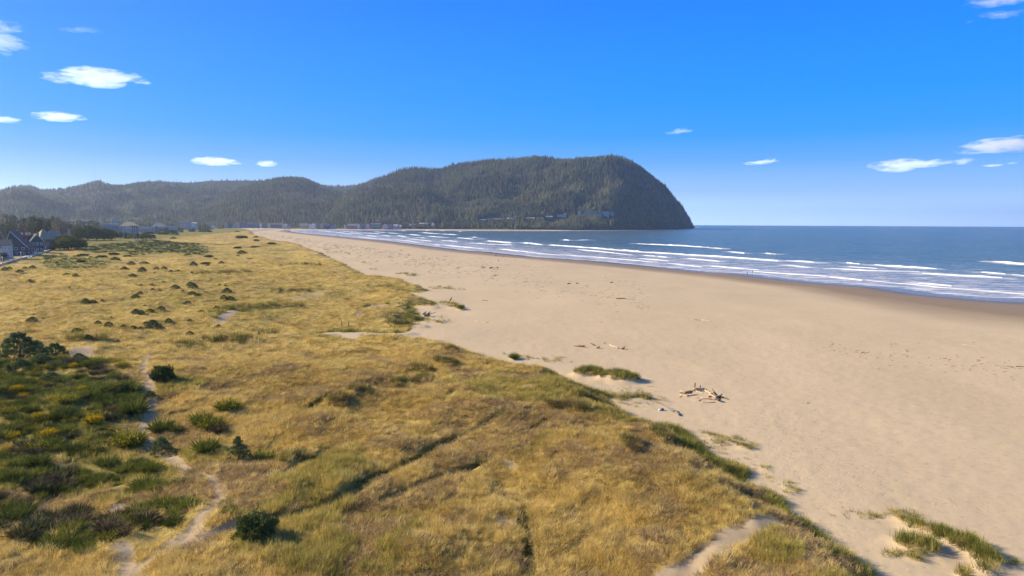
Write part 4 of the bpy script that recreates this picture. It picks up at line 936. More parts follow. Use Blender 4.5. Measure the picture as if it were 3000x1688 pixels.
for i, sx in enumerate([634, 641, 652, 662, 673, 686, 705, 722, 741, 757, 776, 832, 847, 862, 899, 909, 920, 938, 947, 960, 971, 985, 1000, 1043, 1064, 1075, 1116, 1131]):
    az, _ = azel(sx, 660); D = 2215 + (i % 3) * 6; p = (D * math.sin(az), D * math.cos(az)); z = float(sample(GZ, *p)); src = (cw, cw, cg, cw, cdk)[i % 5]
    if first.get(id(src)): src.location = (*p, z); src.rotation_euler = (0, 0, -az + .1 * (i % 3)); first[id(src)] = 0
    else: copy_thing(src, (*p, z), -az + .12 * (i % 4) - .1)
# ================================================================== forest
PF = [forest_points(HEAD, 34000, 1.04, 301, 12, 27), forest_points(SPUR, 11000, 1.04, 302, 11, 22), forest_points(FARH, 18000, 1.02, 303, 12, 21, .44)]  # extra olive trees pale the far hills: haze partly put into tree colour
for (nm, lb), (P, ro, sl, va) in zip((('headland_forest', 'dense dark conifer forest covering the headland above the sea'), ('hill_forest', 'dark conifer forest on the nearer inland hill'),
                                      ('distant_forest', 'hazy forest on the far inland hills')), PF):
    scatter(nm, P, ro, sl, va, con_p, 'stuff', lb, 'forest')
# trees on the flat land between the town and the hills, and on the bank below the bluff houses
g = np.random.default_rng(11); n = 9000
az = g.uniform(R(-44), azel(1250, 660)[0], n); Dm = g.uniform(0, 1, n)
lo = np.interp(az, [R(-44), azel(300, 660)[0], azel(560, 660)[0], azel(700, 660)[0], R(0)], [900, 1500, 1650, 2385, 2385]); D = lo + (2650 - lo) * Dm
X, Y = D * np.sin(az), D * np.cos(az); ok = np.ones(n, bool)
for hx, hy, hr in HOUSE_KEEP:
    d = math.hypot(hx, hy); ux, uy = hx / d, hy / d; al = (X - hx) * ux + (Y - hy) * uy; ac = np.abs(-(X - hx) * uy + (Y - hy) * ux); ok &= ~((al > -220) & (al < hr) & (ac < hr * 1.1))
X, Y, D = X[ok], Y[ok], D[ok]; h = g.uniform(8, 21, len(X)); h *= np.clip((D - lo[ok]) / 150, .35, 1)
va = g.integers(0, 4, len(X)); dc = fbm(X, Y, 70., 2, 5) > .55; va[dc] = 4 + g.integers(0, 2, dc.sum()); wv = g.uniform(.9, 1.5, len(X))
scatter('town_edge_trees', np.stack([X, Y, sample(GZ, X, Y) - .3], 1), np.stack([0 * X, 0 * X, g.uniform(0, 6.28, len(X))], 1), np.stack([h * wv, h * wv, h], 1), va, con_p, 'stuff',
        'mixed bare and evergreen trees between the town and the hills', 'woodland')
# low thicket along the foot of the headland
V, Fc = leafball(77, 150, .16, .8, 6, .3); bush_p = [proto('shore_thicket_bush', V, Fc, M['tree'])]; V, Fc = leafball(78, 150, .16, .8, 6, .3); bush_p.append(proto('shore_thicket_bush', V, Fc, M['scrub']))
V, Fc = leafball(79, 150, .16, .8, 6, .3); bush_p.append(proto('shore_thicket_bush', V, Fc, M['treeb']))
i0 = np.searchsorted(HEAD['S'][:, 0], .10); n = 4200; fi = g.integers(1, i0, n); fj = g.integers(0, HEAD['X'].shape[1], n)
X, Y, Z = (HEAD[k][fi, fj] + (g.uniform(-7, 7, n) if k != 'Z' else 0) for k in 'XYZ'); ok = (HEAD['PX'][fi, fj] > 1120) & (Z > 1)
X, Y, Z = X[ok], Y[ok], Z[ok]; s = g.uniform(4, 9, len(X)); 
scatter('shore_thicket', np.stack([X, Y, Z], 1), np.stack([0 * X, 0 * X, g.uniform(0, 6.28, len(X))], 1), np.stack([s, s, s * .9], 1), g.choice([0, 0, 1, 2], len(X)), bush_p, 'stuff', 'low dark thicket on the bank above the rocky shore', 'thicket')

# ================================================================== dune grass
M['dkmat'] = leaf_mat('dark_brown_blades', [(.10, .07, .025), (.17, .115, .045), (.24, .18, .07)], .45, .08, .2)
def gproto(nm, mat, *a, **k):
    V, Fc = blades(*a, **k); return proto(nm, V, Fc, M[mat])
gp = [gproto('straw_tuft', 'straw', 56, .6, .62, .032, 1.2, 1), gproto('straw_tuft', 'straw', 54, .65, .62, .034, 1.6, 2, flat=.5), gproto('straw_tuft', 'straw2', 54, .55, .66, .030, .9, 3),
      gproto('matted_tuft', 'mauve', 50, .65, .55, .034, 1.6, 4, flat=.6), gproto('green_tuft', 'gblade', 52, .5, .75, .034, .75, 5), gproto('short_green_tuft', 'gblade', 34, .5, .38, .05, 1.0, 6),
      gproto('sparse_tuft', 'gblade', 12, .32, .55, .035, .8, 7), gproto('straw_tuft', 'straw', 50, .65, .58, .036, 1.7, 8, flat=.8), gproto('dark_matted_tuft', 'dkmat', 54, .6, .62, .034, 1.2, 9)]
TH1 = [(0, 1090), (60, 1078), (190, 1062), (300, 1058), (375, 1060), (372, 1080), (285, 1098), (330, 1112), (395, 1128), (440, 1158), (432, 1188), (412, 1200), (417, 1240), (440, 1262), (450, 1288),
       (500, 1322), (545, 1350), (560, 1378), (500, 1410), (380, 1412), (300, 1388), (266, 1395), (236, 1420), (125, 1430), (60, 1410), (-60, 1420), (-60, 1100)]
TH2 = [(-60, 1440), (62, 1442), (60, 1490), (0, 1540), (-60, 1560)]
TH3 = [(50, 1525), (120, 1480), (175, 1462), (240, 1462), (300, 1500), (345, 1560), (340, 1612), (320, 1625), (165, 1600), (55, 1570)]
TH4 = [(330, 1500), (450, 1452), (505, 1440), (618, 1450), (618, 1495), (560, 1540), (480, 1592), (385, 1605), (345, 1560)]
THP = [poly(T, 4.5) for T in (TH1, TH2, TH3, TH4)]
def lay_grass(name, n, r0, r1, seed, size, power=1.0, keepp=1.0, lbl=None):
    g = np.random.default_rng(seed)
    r = (g.uniform(r0 ** power, r1 ** power, n)) ** (1 / power); t = g.uniform(R(-41), R(41), n)
    x, y = r * np.sin(t), r * np.cos(t)
    v = sample(veg, x, y); d = sample(dd, x, y); tr = sample(tren, x, y); tw = sample(town, x, y)
    z = sample(GZ, x, y); grn = sample(green, x, y); bk = sample(bank, x, y)
    cl = fbm(x, y, 1.9, 2, 21)
    for T_ in THP: v = np.where(inside(x, y, T_) & (g.uniform(0, 1, n) < .8), 0, v)
    ok = (v > .45 + .3 * g.uniform(0, 1, n)) & (cl > .24) & (tw < -2) & (sample(dw, x, y) > 8)
    ok &= ~((tr > .45) & (g.uniform(0, 1, n) < .75))
    if keepp < 1: ok &= g.uniform(0, 1, n) < keepp
    x, y, z, d, tr, r, grn, bk = x[ok], y[ok], z[ok], d[ok], tr[ok], r[ok], grn[ok], bk[ok]; m = len(x)
    pn = fbm(x, y, 16., 3, 22); pb = fbm(x, y, 6., 3, 23); u = g.uniform(0, 1, m)
    var = g.choice([0, 1, 7, 0], m)
    var[(pn > .53) & (u < .75)] = 2; var[(pb > .56) & (u < .8)] = 3; var[(pb < .34) & (u < .3)] = 3
    edge = (d < 7.5 * fbm(x, y, 7., 3, 24) - 1.3); var[edge & (u < .52)] = 4; var[edge & (u > .52) & (u < .9)] = 2
    var[(grn > .45) & (u < .45) & (d > 5)] = 4; var[(tr > .25)] = 5; bb = bk > .45; var[bb & (u < .5)] = 8; var[bb & (u > .5) & (u < (.62 if size < 1.2 else .82))] = 4
    if size > 1.2: fl_ = (g.uniform(0, 1, m) < .6) & ((var == 3) | (var == 2)) & ~edge; var[fl_] = 0
    s = size * g.uniform(.7, 1.25, m) * (.8 + .4 * fbm(x, y, 5., 2, 25)); s[edge] *= 1.15; 
    zz = s * g.uniform(.75, 1.1, m) * (1 if size < 1.2 else .62 if size < 2 else .4); zz[tr > .25] *= .7; zz[bb] *= 1.2 if size < 1.2 else 2.1; s[bb] *= 1.08
    rot = np.stack([g.normal(0, .12, m), g.normal(0, .12, m), g.uniform(0, 6.28, m)], 1)
    return scatter(name, np.stack([x, y, z], 1), rot, np.stack([s, s, zz], 1), var, gp, 'stuff', lbl, 'grass')
lay_grass('dune_grass', 78000, 34, 130, 51, .92, 1.7, lbl='golden beach grass on the dunes nearest the viewer')
lay_grass('far_dune_grass', 44000, 130, 420, 52, 1.5, .9, lbl='golden beach grass on the dunes further off')
lay_grass('farthest_dune_grass', 14000, 420, 1700, 53, 3.0, .6, lbl='yellow grass far down the dune field')
# thin beach grass on the open sand
P = []
gs = np.random.default_rng(5)
for px, py, hx, hy, rise, gden in HUMPS:
    if gden >= .8 or rise == 0: continue
    n = int(hx * 2.2 * gden * (1 if py > 1000 else .6)); 
    for _ in range(n):
        a = gs.uniform(0, 6.28); q = math.sqrt(gs.uniform(0, 1)) * 1.15; v = ground(px + math.cos(a) * hx * q, py + math.sin(a) * hy * q); P.append(v)
for L, n, j in (([(2049, 1262), (2120, 1282), (2200, 1316)], 60, 5), ([(1186, 927), (1250, 935), (1300, 946)], 50, 5), ([(1125, 962), (1180, 958), (1225, 950)], 40, 3), ([(945, 737), (1010, 740), (1025, 746)], 20, 2),
                ([(2460, 1500), (2560, 1520), (2640, 1500), (2720, 1530)], 60, 16), ([(2600, 1620), (2700, 1640)], 40, 10), ([(1480, 1040), (1560, 1050), (1670, 1062)], 50, 6), ([(2080, 1300), (2200, 1350), (2320, 1440)], 26, 14),
                ([(1130, 846), (1230, 858)], 30, 3), ([(1290, 886), (1345, 893)], 24, 3)):
    for k in range(n):
        t = gs.uniform(0, len(L) - 1.001); i = int(t); f = t - i
        P.append(ground(L[i][0] * (1 - f) + L[i + 1][0] * f + gs.normal(0, j), L[i][1] * (1 - f) + L[i + 1][1] * f + gs.normal(0, j * .4)))
m = len(P); rr = np.array([math.hypot(p.x, p.y) for p in P]); s = gs.uniform(.6, 1.2, m) * np.clip(rr / 130, .8, 2.2)
scatter('sparse_beach_grass', [tuple(p) for p in P], np.stack([gs.normal(0, .1, m), gs.normal(0, .1, m), gs.uniform(0, 6.28, m)], 1), np.stack([s, s, s * .8], 1), np.where(gs.uniform(0, 1, m) < .8, 6, 2), gp, 'stuff', 'thin green beach grass on the open sand', 'grass')

# ================================================================== broom and pine shrubs
def sprays(seed, n, h, w, spread, z0=0.):
    g = random.Random(seed); V = []; Fc = []; tips = []
    for i in range(n):
        a = g.uniform(0, 6.283); el = math.radians(g.triangular(4, 88, 40)); r0 = g.uniform(0, .45) * spread
        d = Vector((math.cos(a) * math.cos(el), math.sin(a) * math.cos(el), math.sin(el))); L = h * g.uniform(.45, 1.0) * .85; o = Vector((math.cos(a) * r0, math.sin(a) * r0, z0))
        t = d.cross(Vector((g.gauss(0, 1), g.gauss(0, 1), g.gauss(0, 1)))).normalized(); s = len(V); m_ = o + d * L * .55 * spread ** .1; e = o + d * L + Vector((0, 0, -.05))
        V += [o - t * w * .3, o + t * w * .3, m_ + t * w, m_ - t * w, e + t * w * .35, e - t * w * .35]; Fc += [[s, s + 1, s + 2, s + 3], [s + 3, s + 2, s + 4, s + 5]]; tips.append((m_, e))
    return V, Fc, tips
broom_me = []
for i in range(3):
    V, Fc, tips = sprays(60 + i, 620, 1.0, .0135, 1.0)
    fm = new_mesh('broom_foliage', [tuple(v) for v in V], Fc, M['broom'] if i < 2 else M['broomb'])
    g_ = random.Random(i); Vf = []; Ff = []
    for m_, e in tips:
        if e.x * -.4 + e.y * -.6 + e.z < .5 and g_.random() < .6: continue
        for k in range(3):
            p = m_.lerp(e, g_.uniform(.1, 1)) + Vector((g_.uniform(-.03, .03), g_.uniform(-.03, .03), g_.uniform(-.02, .03))); q = .033; a = g_.uniform(0, 3.14); s = len(Vf)
            Vf += [p + Vector((math.cos(a) * q, math.sin(a) * q, 0)), p + Vector((0, 0, q)), p - Vector((math.cos(a) * q, math.sin(a) * q, 0)), p - Vector((0, 0, q))]; Ff.append([s, s + 1, s + 2, s + 3])
    fl = new_mesh('broom_flowers', [tuple(v) for v in Vf], Ff, M['yellow']); Vt, Ft = limbs(30 + i, 7, .5, .35, .05, .03)
    sf = Ff[::7]; few = new_mesh('broom_flowers', [tuple(Vf[a]) for q in sf for a in q], [[4 * i_ + b for b in range(4)] for i_ in range(len(sf))], M['yellow'])
    broom_me.append((fm, fl, few, new_mesh('broom_stem', [tuple(v) for v in Vt], Ft, M['bark'])))
def broom(p, size, flower, kind, label, group=None, tall=1.0, full=False):
    r = empty('broom_bush', p, random.uniform(0, 6.28), label, 'bush', group); r.scale = (size, size, size * tall)
    fm, fl, few, st = broom_me[kind]; obj('foliage', fm, r); obj('stem', st, r)
    if flower: obj('flowers', fl if full else few, r)['kind'] = 'stuff'
    return r
# single bushes: (px, py of the foot, width px, flowers, label)
BR = [(668, 1203, 62, 1, 'green broom bush with a yellow spray at its foot, topmost right of the winding path'), (590, 1240, 60, 0, 'left bush of the pair of dark brooms right of the path'),
      (622, 1256, 66, 1, 'broad dark broom bush with a little yellow beside its brown twiggy neighbour'), (640, 1268, 50, 0, 'brown twiggy broom behind the broad dark broom right of the path'),
      (470, 1262, 60, 0, 'olive broom bush hard against the sandy path above its hidden bend'), (515, 1262, 36, 0, 'small olive broom bush just right of the one against the path'),
      (605, 1322, 72, 0, 'round dark broom bush standing alone left of the small dark pine'), (772, 1350, 62, 0, 'dark broom bush with long shadow right of the small dark pine'),
      (388, 1066, 28, 0, 'small green broom bush left of the upper stretch of path'), (360, 1078, 32, 1, 'flowering bush at the upper right end of the broom thicket'),
      (387, 1208, 74, 0, 'wide green broom bush left of the shaded middle bend of the path'), (382, 1305, 78, 1, 'dark broom bush with yellow tips where the path comes out of the thicket'),
      (566, 1390, 36, 1, 'small yellowish broom bush on the inner side of the path bend'), (670, 1500, 40, 0, 'low green bush right of the lower path bend'), (662, 1480, 34, 0, 'upper of the two low bushes right of the lower path bend'),
      (972, 1500, 30, 0, 'small upright green shoots alone in the golden grass, bottom middle'), (845, 1245, 20, 0, 'tiny green bush in the open grass above the dark trench'), (640, 1345, 14, 0, 'tiniest dark bush between the round broom and the small pine'),
      (1350, 903, 22, 0, 'lone green tussock on the sand beyond the dune tip'), (1506, 1050, 30, 0, 'lone tussock at the seaward foot of the dune near the logs')]
for px, py, w, fl, lb in BR:
    p = ground(px, py); s = w / 2 / F * math.hypot(p.x, p.y) * 1.35; broom(p - Vector((0, 0, .05)), s, fl, 2 if 'brown' in lb and 'beside' not in lb else 0, lb, None, 1.25)
GRP = {1: 'broom bushes massed in the thicket left of the winding path', 2: 'broom bushes at the left edge of the picture', 3: 'broom bushes in the lower left thicket', 4: 'broom bushes inside the lower bend of the path'}
YEL = [(48, 1138, 30), (68, 1158, 22), (241, 1138, 26), (156, 1166, 20), (113, 1218, 32), (274, 1226, 44), (143, 1268, 40), (40, 1275, 30), (20, 1316, 26), (322, 1256, 12), (251, 1294, 18), (108, 1082, 16), (216, 1070, 22), (272, 1062, 24), (6, 1180, 18), (315, 1300, 12)]
LMK = [(48, 1138, 'the upper left yellow clump'), (241, 1138, 'the upper middle yellow clump'), (113, 1218, 'the dull yellow clump at left'), (274, 1226, 'the biggest bright yellow clump'),
       (143, 1268, 'the orange yellow clump'), (20, 1316, 'the left edge yellow clump'), (358, 1150, 'the near black pine in the thicket'), (474, 1320, 'the pale open thicket tip pine'), (430, 1241, 'the shaded path bend'),
       (150, 1105, 'the sprawling grey green pine'), (272, 1065, 'the top end of the thicket'), (90, 1410, 'the big thicket lower corner'), (240, 1390, 'the pale grass tongue'), (400, 1400, 'the big thicket bottom edge'),
       (30, 1490, 'the left picture edge'), (180, 1560, 'the middle of the lower patch'), (300, 1590, 'the right end of the lower patch'), (110, 1520, 'the left end of the lower patch'), (400, 1530, 'the hollow in the path bend'), (560, 1480, 'the inside of the path bend'),
       (480, 1570, 'the straight lower path'), (540, 1370, 'the top of the path bend'), (330, 1300, 'the lower middle of the thicket'), (200, 1320, 'the thicket centre hollow')]
HMK = [(12, 720, 'the pale grey house'), (52, 700, 'the long lopsided gable'), (100, 700, 'the teal house'), (125, 690, 'the big olive hipped roof'), (158, 690, 'the grey brown gable roof'), (185, 690, 'the grey green roof'), (202, 660, 'the left wing of the motel'), (240, 655, 'the left half of the motel'), (280, 655, 'the right half of the motel'), (325, 670, 'the small grey roofed houses')]
def near_label(x, y, z, what, marks, rel=None):
    sx, sy = project(np.array(x), np.array(y), np.array(z + .5)); sx = float(sx); sy = float(sy)
    b = min(marks, key=lambda m: (m[0] - sx) ** 2 + ((m[1] - sy) * 1.6) ** 2); dx, dy = sx - b[0], sy - b[1]
    if rel: return f'{what} {rel} {b[2]}' + ''
    r = 'right at' if abs(dx) < 16 and abs(dy) < 12 else ('just right of' if dx > 0 else 'just left of') if abs(dx) > abs(dy) * 1.3 else ('just below' if dy > 0 else 'just above')
    return f'{what} {r} {b[2]}'
LMD = [(447, 963, 'the widest spreading pine'), (640, 930, 'the short sandy strip'), (100, 850, 'the big brown bush'), (250, 885, 'the pair of green pines'), (410, 865, 'the small pine trio'), (550, 845, 'the dark pine cluster'), (660, 865, 'the double dark pine'),
       (400, 910, 'the twin pines in mid field'), (300, 965, 'the faint green streak'), (430, 725, 'the wide green scrub band'), (480, 790, 'the flat green scrub line'), (220, 800, 'the two small pines'), (60, 790, 'the promenade edge'), (95, 940, 'the left field pine'), (560, 985, 'the brownish grass bank'), (380, 795, 'the round pine far up'), (620, 780, 'the far scrub dots'), (246, 1018, 'the bare sandy spot')]
gb = random.Random(17); nb = 0
for ti, T in enumerate((TH1, TH2, TH3, TH4), 1):
    Pw = poly(T, 4.5); x0, y0 = Pw.min(0); x1, y1 = Pw.max(0); got = []
    tries = 0
    while tries < 6000:
        tries += 1; x, y = gb.uniform(x0, x1), gb.uniform(y0, y1)
        if math.hypot(x, y) < 38 or abs(math.atan2(x, y)) > R(39.5): continue
        if not inside(np.array([x]), np.array([y]), Pw)[0]: continue
        mind = (1.35 if ti < 3 else 1.1) * (1.15 if math.hypot(x, y) > 85 else 1)
        if any((x - a) ** 2 + (y - b) ** 2 < mind ** 2 for a, b in got): continue
        if max(float(sample(path_m, x, y)), float(sample(path_m, x + 1.4, y - .2)), float(sample(path_m, x + .8, y))) > .3: continue
        if float(fbm(np.array([x]), np.array([y]), 7., 2, 188)[0]) < .31 or gb.random() < .05: got.append((x, y)); continue
        got.append((x, y)); z = float(sample(GZ, x, y)); tw = float(fbm(np.array([x]), np.array([y]), 4., 2, 88)[0])
        k = 2 if tw > .64 or gb.random() < .06 else gb.choice([0, 1]); f = 1 if gb.random() < .10 else 0
        if k == 2: f = 0
        broom((x, y, z - .05), gb.uniform(.8, 1.75) * (1.0 if ti < 3 else .85), f, k, near_label(x, y, z, ('grey brown twiggy broom bush' if k == 2 else 'broom bush with some yellow' if f else 'dark green broom bush'), LMK), GRP[ti], gb.uniform(.75, 1.1)); nb += 1
for i, (px, py, w) in enumerate(YEL):
    p = ground(px, py + w * .35); s = w / 2 / F * math.hypot(p.x, p.y) * 1.15
    r = broom(p, s, 1, i % 2, 'bright yellow flowering broom bush in the thicket, one of its bigger flower clumps', 'broom bushes in full yellow flower', 1.0, True); r.scale = (s, s, s * 1.5)
print('brooms', nb)

# pines
def pshape(kind):
    def f(g, t):
        a = g.uniform(0, 6.283)
        if kind == 0:   # rounded bush
            u = g.uniform(-.15, 1); q = math.sqrt(max(0, 1 - u * u)); rr = g.uniform(.55, 1) ** .5; rr *= .82 + .25 * math.sin(3 * a + 1) * math.sin(2.3 * u * 3)
            o = Vector((q * math.cos(a), q * math.sin(a), u)); return Vector((o.x * rr, o.y * rr, .22 + max(-.1, o.z) * rr * .85)), o
        if kind == 1:   # open tiers of level limbs
            tier = g.randrange(5); z = .15 + tier * .24; R_ = (1.0, .95, .8, .55, .25)[tier]; na = 5; aa = 6.283 * g.randrange(na) / na + tier * .7 + g.gauss(0, .16); r_ = R_ * g.uniform(.3, 1) ** .6
            return Vector((r_ * math.cos(aa), r_ * math.sin(aa), z + r_ * .12 + g.gauss(0, .03))), Vector((math.cos(aa) * .8, math.sin(aa) * .8, .5))
        if kind == 2:   # upright cone
            z = g.uniform(.05, 1) ; R_ = .85 * (1.08 - z) * (.75 + .4 * math.sin(2 * a + 5 * z) + .2 * math.sin(17 * z)) ; r_ = R_ * g.uniform(.5, 1); return Vector((r_ * math.cos(a), r_ * math.sin(a), z * 1.5)), Vector((math.cos(a), math.sin(a), .5))
        # wind-flattened broad crown on bare stems
        lobe = g.randrange(7); la = lobe * .9; c = Vector((math.cos(la) * .55, math.sin(la) * .55, .48 + .16 * math.sin(lobe * 2.1))) if lobe else Vector((0, 0, .68))
        u = g.uniform(-.6, 1); q = math.sqrt(1 - u * u); o = Vector((q * math.cos(a), q * math.sin(a), u)); return c + Vector((o.x * .44, o.y * .44, o.z * .34)) * g.uniform(.5, 1), o
    return f
PINE = []
for kind, cl, per, nl in ((0, 420, 13, .13), (1, 300, 12, .13), (2, 230, 12, .12), (3, 620, 9, .12)):
    V, Fc = needles(200 + kind, cl, per, 1, nl, pshape(kind)); cr = new_mesh('pine_crown', [tuple(v) for v in V], Fc, M['pine'] if kind in (0, 3) else M['pine2'])
    Vt, Ft = limbs(90 + kind, 9, (.8, 1.15, 1.3, .6)[kind], .75, .1, .055); PINE.append((cr, new_mesh('pine_trunk', [tuple(v) for v in Vt], Ft, M['bark'])))
V, Fc = leafball(301, 900, .055, .8, 7, .3); PINE.append((new_mesh('shrub_crown', [tuple(v) for v in V], Fc, M['broomb']), PINE[0][1]))
def pine(p, s, kind, label, group=None, zs=1., name='shore_pine', cat='pine'):
    r = empty(name, (p[0], p[1], p[2] - .05), random.uniform(0, 6.28), label, cat, group); r.scale = (s, s, s * zs); obj('crown', PINE[kind][0], r); obj('trunk', PINE[kind][1], r); return r
SP = [(747, 1570, 124, 0, 1.15, 'lone bushy dark pine at the fork of the sandy path, nearest of all'), (477, 1114, 66, 0, 1.25, 'round dark pine standing alone right of the upper sandy path'), (700, 1346, 54, 2, 1.0, 'small pointed dark pine with yellow blossom at its foot'),
      (58, 1052, 96, 1, 1.05, 'biggest pine of the group at the upper left, open layered limbs'), (98, 1040, 60, 1, .9, 'pine leaning against the right side of the biggest one, upper left'), (162, 1052, 62, 1, 1.0, 'second large pine of the upper left group, pointed top'),
      (122, 1062, 50, 1, .7, 'low pine between the two large ones of the upper left group'), (232, 1060, 40, 1, .85, 'small pine at the upper left end of the winding path, above the yellow flowers'), (62, 1076, 40, 1, .8, 'low pine below the biggest one at the upper left'),
      (24, 1092, 18, 2, .9, 'tiny pointed pine alone near the left picture edge'), (358, 1158, 46, 0, 1.3, 'near black dense pine in the right part of the broom thicket'), (436, 1166, 40, 1, .8, 'low pine where the path enters the thicket'),
      (474, 1330, 62, 1, 1.2, 'open pale green pine at the lower right tip of the thicket'), (10, 1054, 30, 1, .7, 'pine half cut off by the left picture edge beside the biggest one'), (305, 1128, 36, 1, .7, 'blue green low pine inside the top of the thicket'), (150, 1112, 50, 1, .6, 'sprawling grey green pine at the top left of the thicket')]
for px, py, w, k, zs, lb in SP:
    p = ground(px, py); s = w / 2 / F * math.hypot(p.x, p.y) / (1.02 if k != 2 else .62); pine(p, s, k, lb, zs=zs)
MIDP = [(710, 175, 70), (800, 180, 60), (1320, 128, 90), (1510, 135, 85), (1410, 185, 80), (1660, 112, 70), (1740, 112, 70), (1815, 143, 50), (1890, 145, 80), (1440, 412, 90), (1490, 385, 80), (910, 472, 90), (985, 462, 80), (1860, 315, 95), (2025, 285, 90), (2050, 310, 100),
        (2040, 375, 90), (2100, 392, 70), (2410, 362, 110), (2375, 425, 80), (2440, 425, 90), (1990, 478, 85), (1440, 575, 90), (1500, 580, 70), (1595, 560, 90), (1540, 505, 50), (1710, 545, 90), (2300, 535, 75), (2135, 562, 60), (2015, 655, 55), (340, 668, 100), (1620, 735, 150),
        (1545, 690, 70), (1700, 740, 90), (1490, 745, 60), (1790, 672, 80), (1410, 735, 80), (1310, 725, 70), (1155, 712, 90), (1040, 698, 70), (815, 770, 100), (935, 842, 90), (2015, 808, 90), (2320, 718, 50), (210, 148, 70), (100, 105, 50), (345, 100, 60), (50, 122, 60), (265, 98, 45),
        (1395, 60, 80), (1620, 325, 40), (735, 305, 28), (355, 585, 28), (2210, 75, 50), (2350, 50, 60), (2055, 72, 80), (1730, 240, 34), (2390, 280, 32), (2330, 275, 30), (2035, 150, 36)]
BRN = [(325, 240, 90), (110, 235, 50), (1640, 150, 50), (1440, 268, 34), (1495, 284, 70), (1600, 275, 70), (1160, 622, 60), (1100, 440, 60), (1080, 230, 34), (1215, 880, 90), (1940, 345, 70), (2180, 360, 70), (1710, 330, 60), (1090, 800, 50), (460, 632, 34)]
GM = 'small shore pines dotted over the golden dune grass'
for i, (u, v, w) in enumerate(MIDP):
    p = ground(u * .276, 760 + v * .276); s = w * .276 / 2 / F * math.hypot(p.x, p.y) * .95
    lb = 'widest spreading pine of the middle dune field' if (u, w) == (1620, 150) else near_label(p.x, p.y, p.z, 'small shore pine' if w > 62 else 'tiny shore pine', LMD)
    pine(p, s, 1, lb, None if (u, w) == (1620, 150) else GM, .62 + .3 * (i % 4) / 3)
for i, (u, v, w) in enumerate(BRN):
    p = ground(u * .276, 760 + v * .276); s = w * .276 / 2 / F * math.hypot(p.x, p.y) * 1.1; pine(p, s, 4, near_label(p.x, p.y, p.z, 'low leafless brown bush', LMD), 'low brown bushes dotted over the dune grass', .7, 'brown_bush', 'bush')
# further dots of scrub towards the town
gg = random.Random(23); GSC = 'dark scrubby pines far down the dune field'
for (x0, x1, y0, y1, n) in ((160, 640, 745, 775, 14), (640, 900, 725, 760, 6), (560, 900, 688, 722, 9), (300, 560, 680, 700, 12), (420, 700, 672, 684, 10)):
    for _ in range(n):
        p = ground(gg.uniform(x0, x1), gg.uniform(y0, y1))
        if float(sample(dd, p.x, p.y)) < 12: continue
        s = gg.uniform(6, 16) / F * math.hypot(p.x, p.y)
        pine(p, s, gg.choice([0, 1, 0]), 'dark scrubby pine far down the dune field towards the town', GSC, gg.uniform(.35, .6))
# low scrub that reads as one mass
gq = np.random.default_rng(61); n = 5200; ok = np.zeros(0, bool)
r = gq.uniform(330, 1900, n * 6); t = gq.uniform(R(-41), R(-10), n * 6); x, y = r * np.sin(t), r * np.cos(t); gr = sample(green, x, y)
ok = (gr > .5) & (gq.uniform(0, 1, len(x)) < gr * .8) & (sample(dd, x, y) > 10) & (sample(town, x, y) < -3); x, y, r = x[ok][:n], y[ok][:n], r[ok][:n]; s = gq.uniform(.9, 2.0, len(x)) * np.clip(r / 500, .8, 2)
V, Fc = leafball(88, 170, .13, .55, 5, .3); sp1 = proto('scrub_clump', V, Fc, M['scrub']); V, Fc = leafball(89, 170, .13, .5, 5, .3); sp2 = proto('scrub_clump', V, Fc, M['tree'])
scatter('dune_scrub', np.stack([x, y, sample(GZ, x, y) - .1], 1), np.stack([0 * x, 0 * x, gq.uniform(0, 6.28, len(x))], 1), np.stack([s, s, s * .7], 1), gq.choice([0, 0, 0, 1], len(x)), [sp1, sp2], 'stuff', 'low green scrub in broad bands across the dune field', 'scrub')

# ================================================================== town trees and hedges
TREEM = []
for i in range(3):
    V, Fc = leafball(400 + i, 1500, .055, .95, 9, .25); V = [Vector((v[0] * (1.1 - .2 * v[2]), v[1] * (1.1 - .2 * v[2]), v[2] * 1.3 + .12)) for v in V]; Vt, Ft = limbs(410 + i, 8, 1.1, .7, .35, .05)
    TREEM.append((new_mesh('tree_crown', [tuple(v) for v in V], Fc, (M['tree'], M['treeb'], M['tree'])[i]), new_mesh('tree_trunk', [tuple(v) for v in Vt], Ft, M['bark'])))
def tree(p, s, h, k, label, group=None, name='town_tree', cat='tree'):
    r = empty(name, p, random.uniform(0, 6.28), label, cat, group); r.scale = (s, s, h / 1.5); obj('crown', TREEM[k][0], r); obj('trunk', TREEM[k][1], r); return r
def treepx(cx, yb, w, yt, k, label, group=None, D=None, pk=False):
    if D: az, _ = azel(cx, 660); p = Vector((D * math.sin(az), D * math.cos(az), 0)); p.z = float(sample(GZ, p.x, p.y))
    else: p = ground(cx, yb)
    r = math.hypot(p.x, p.y); s = w / 2 / F * r * 1.1; _, te = azel(cx, yt); h = max(2.5, CAMZ + r * float(te) - p.z)
    if pk: pine(p, s, 3, label, group, max(.5, h / s / .95))
    else: tree(p, s, h, k, label, group)
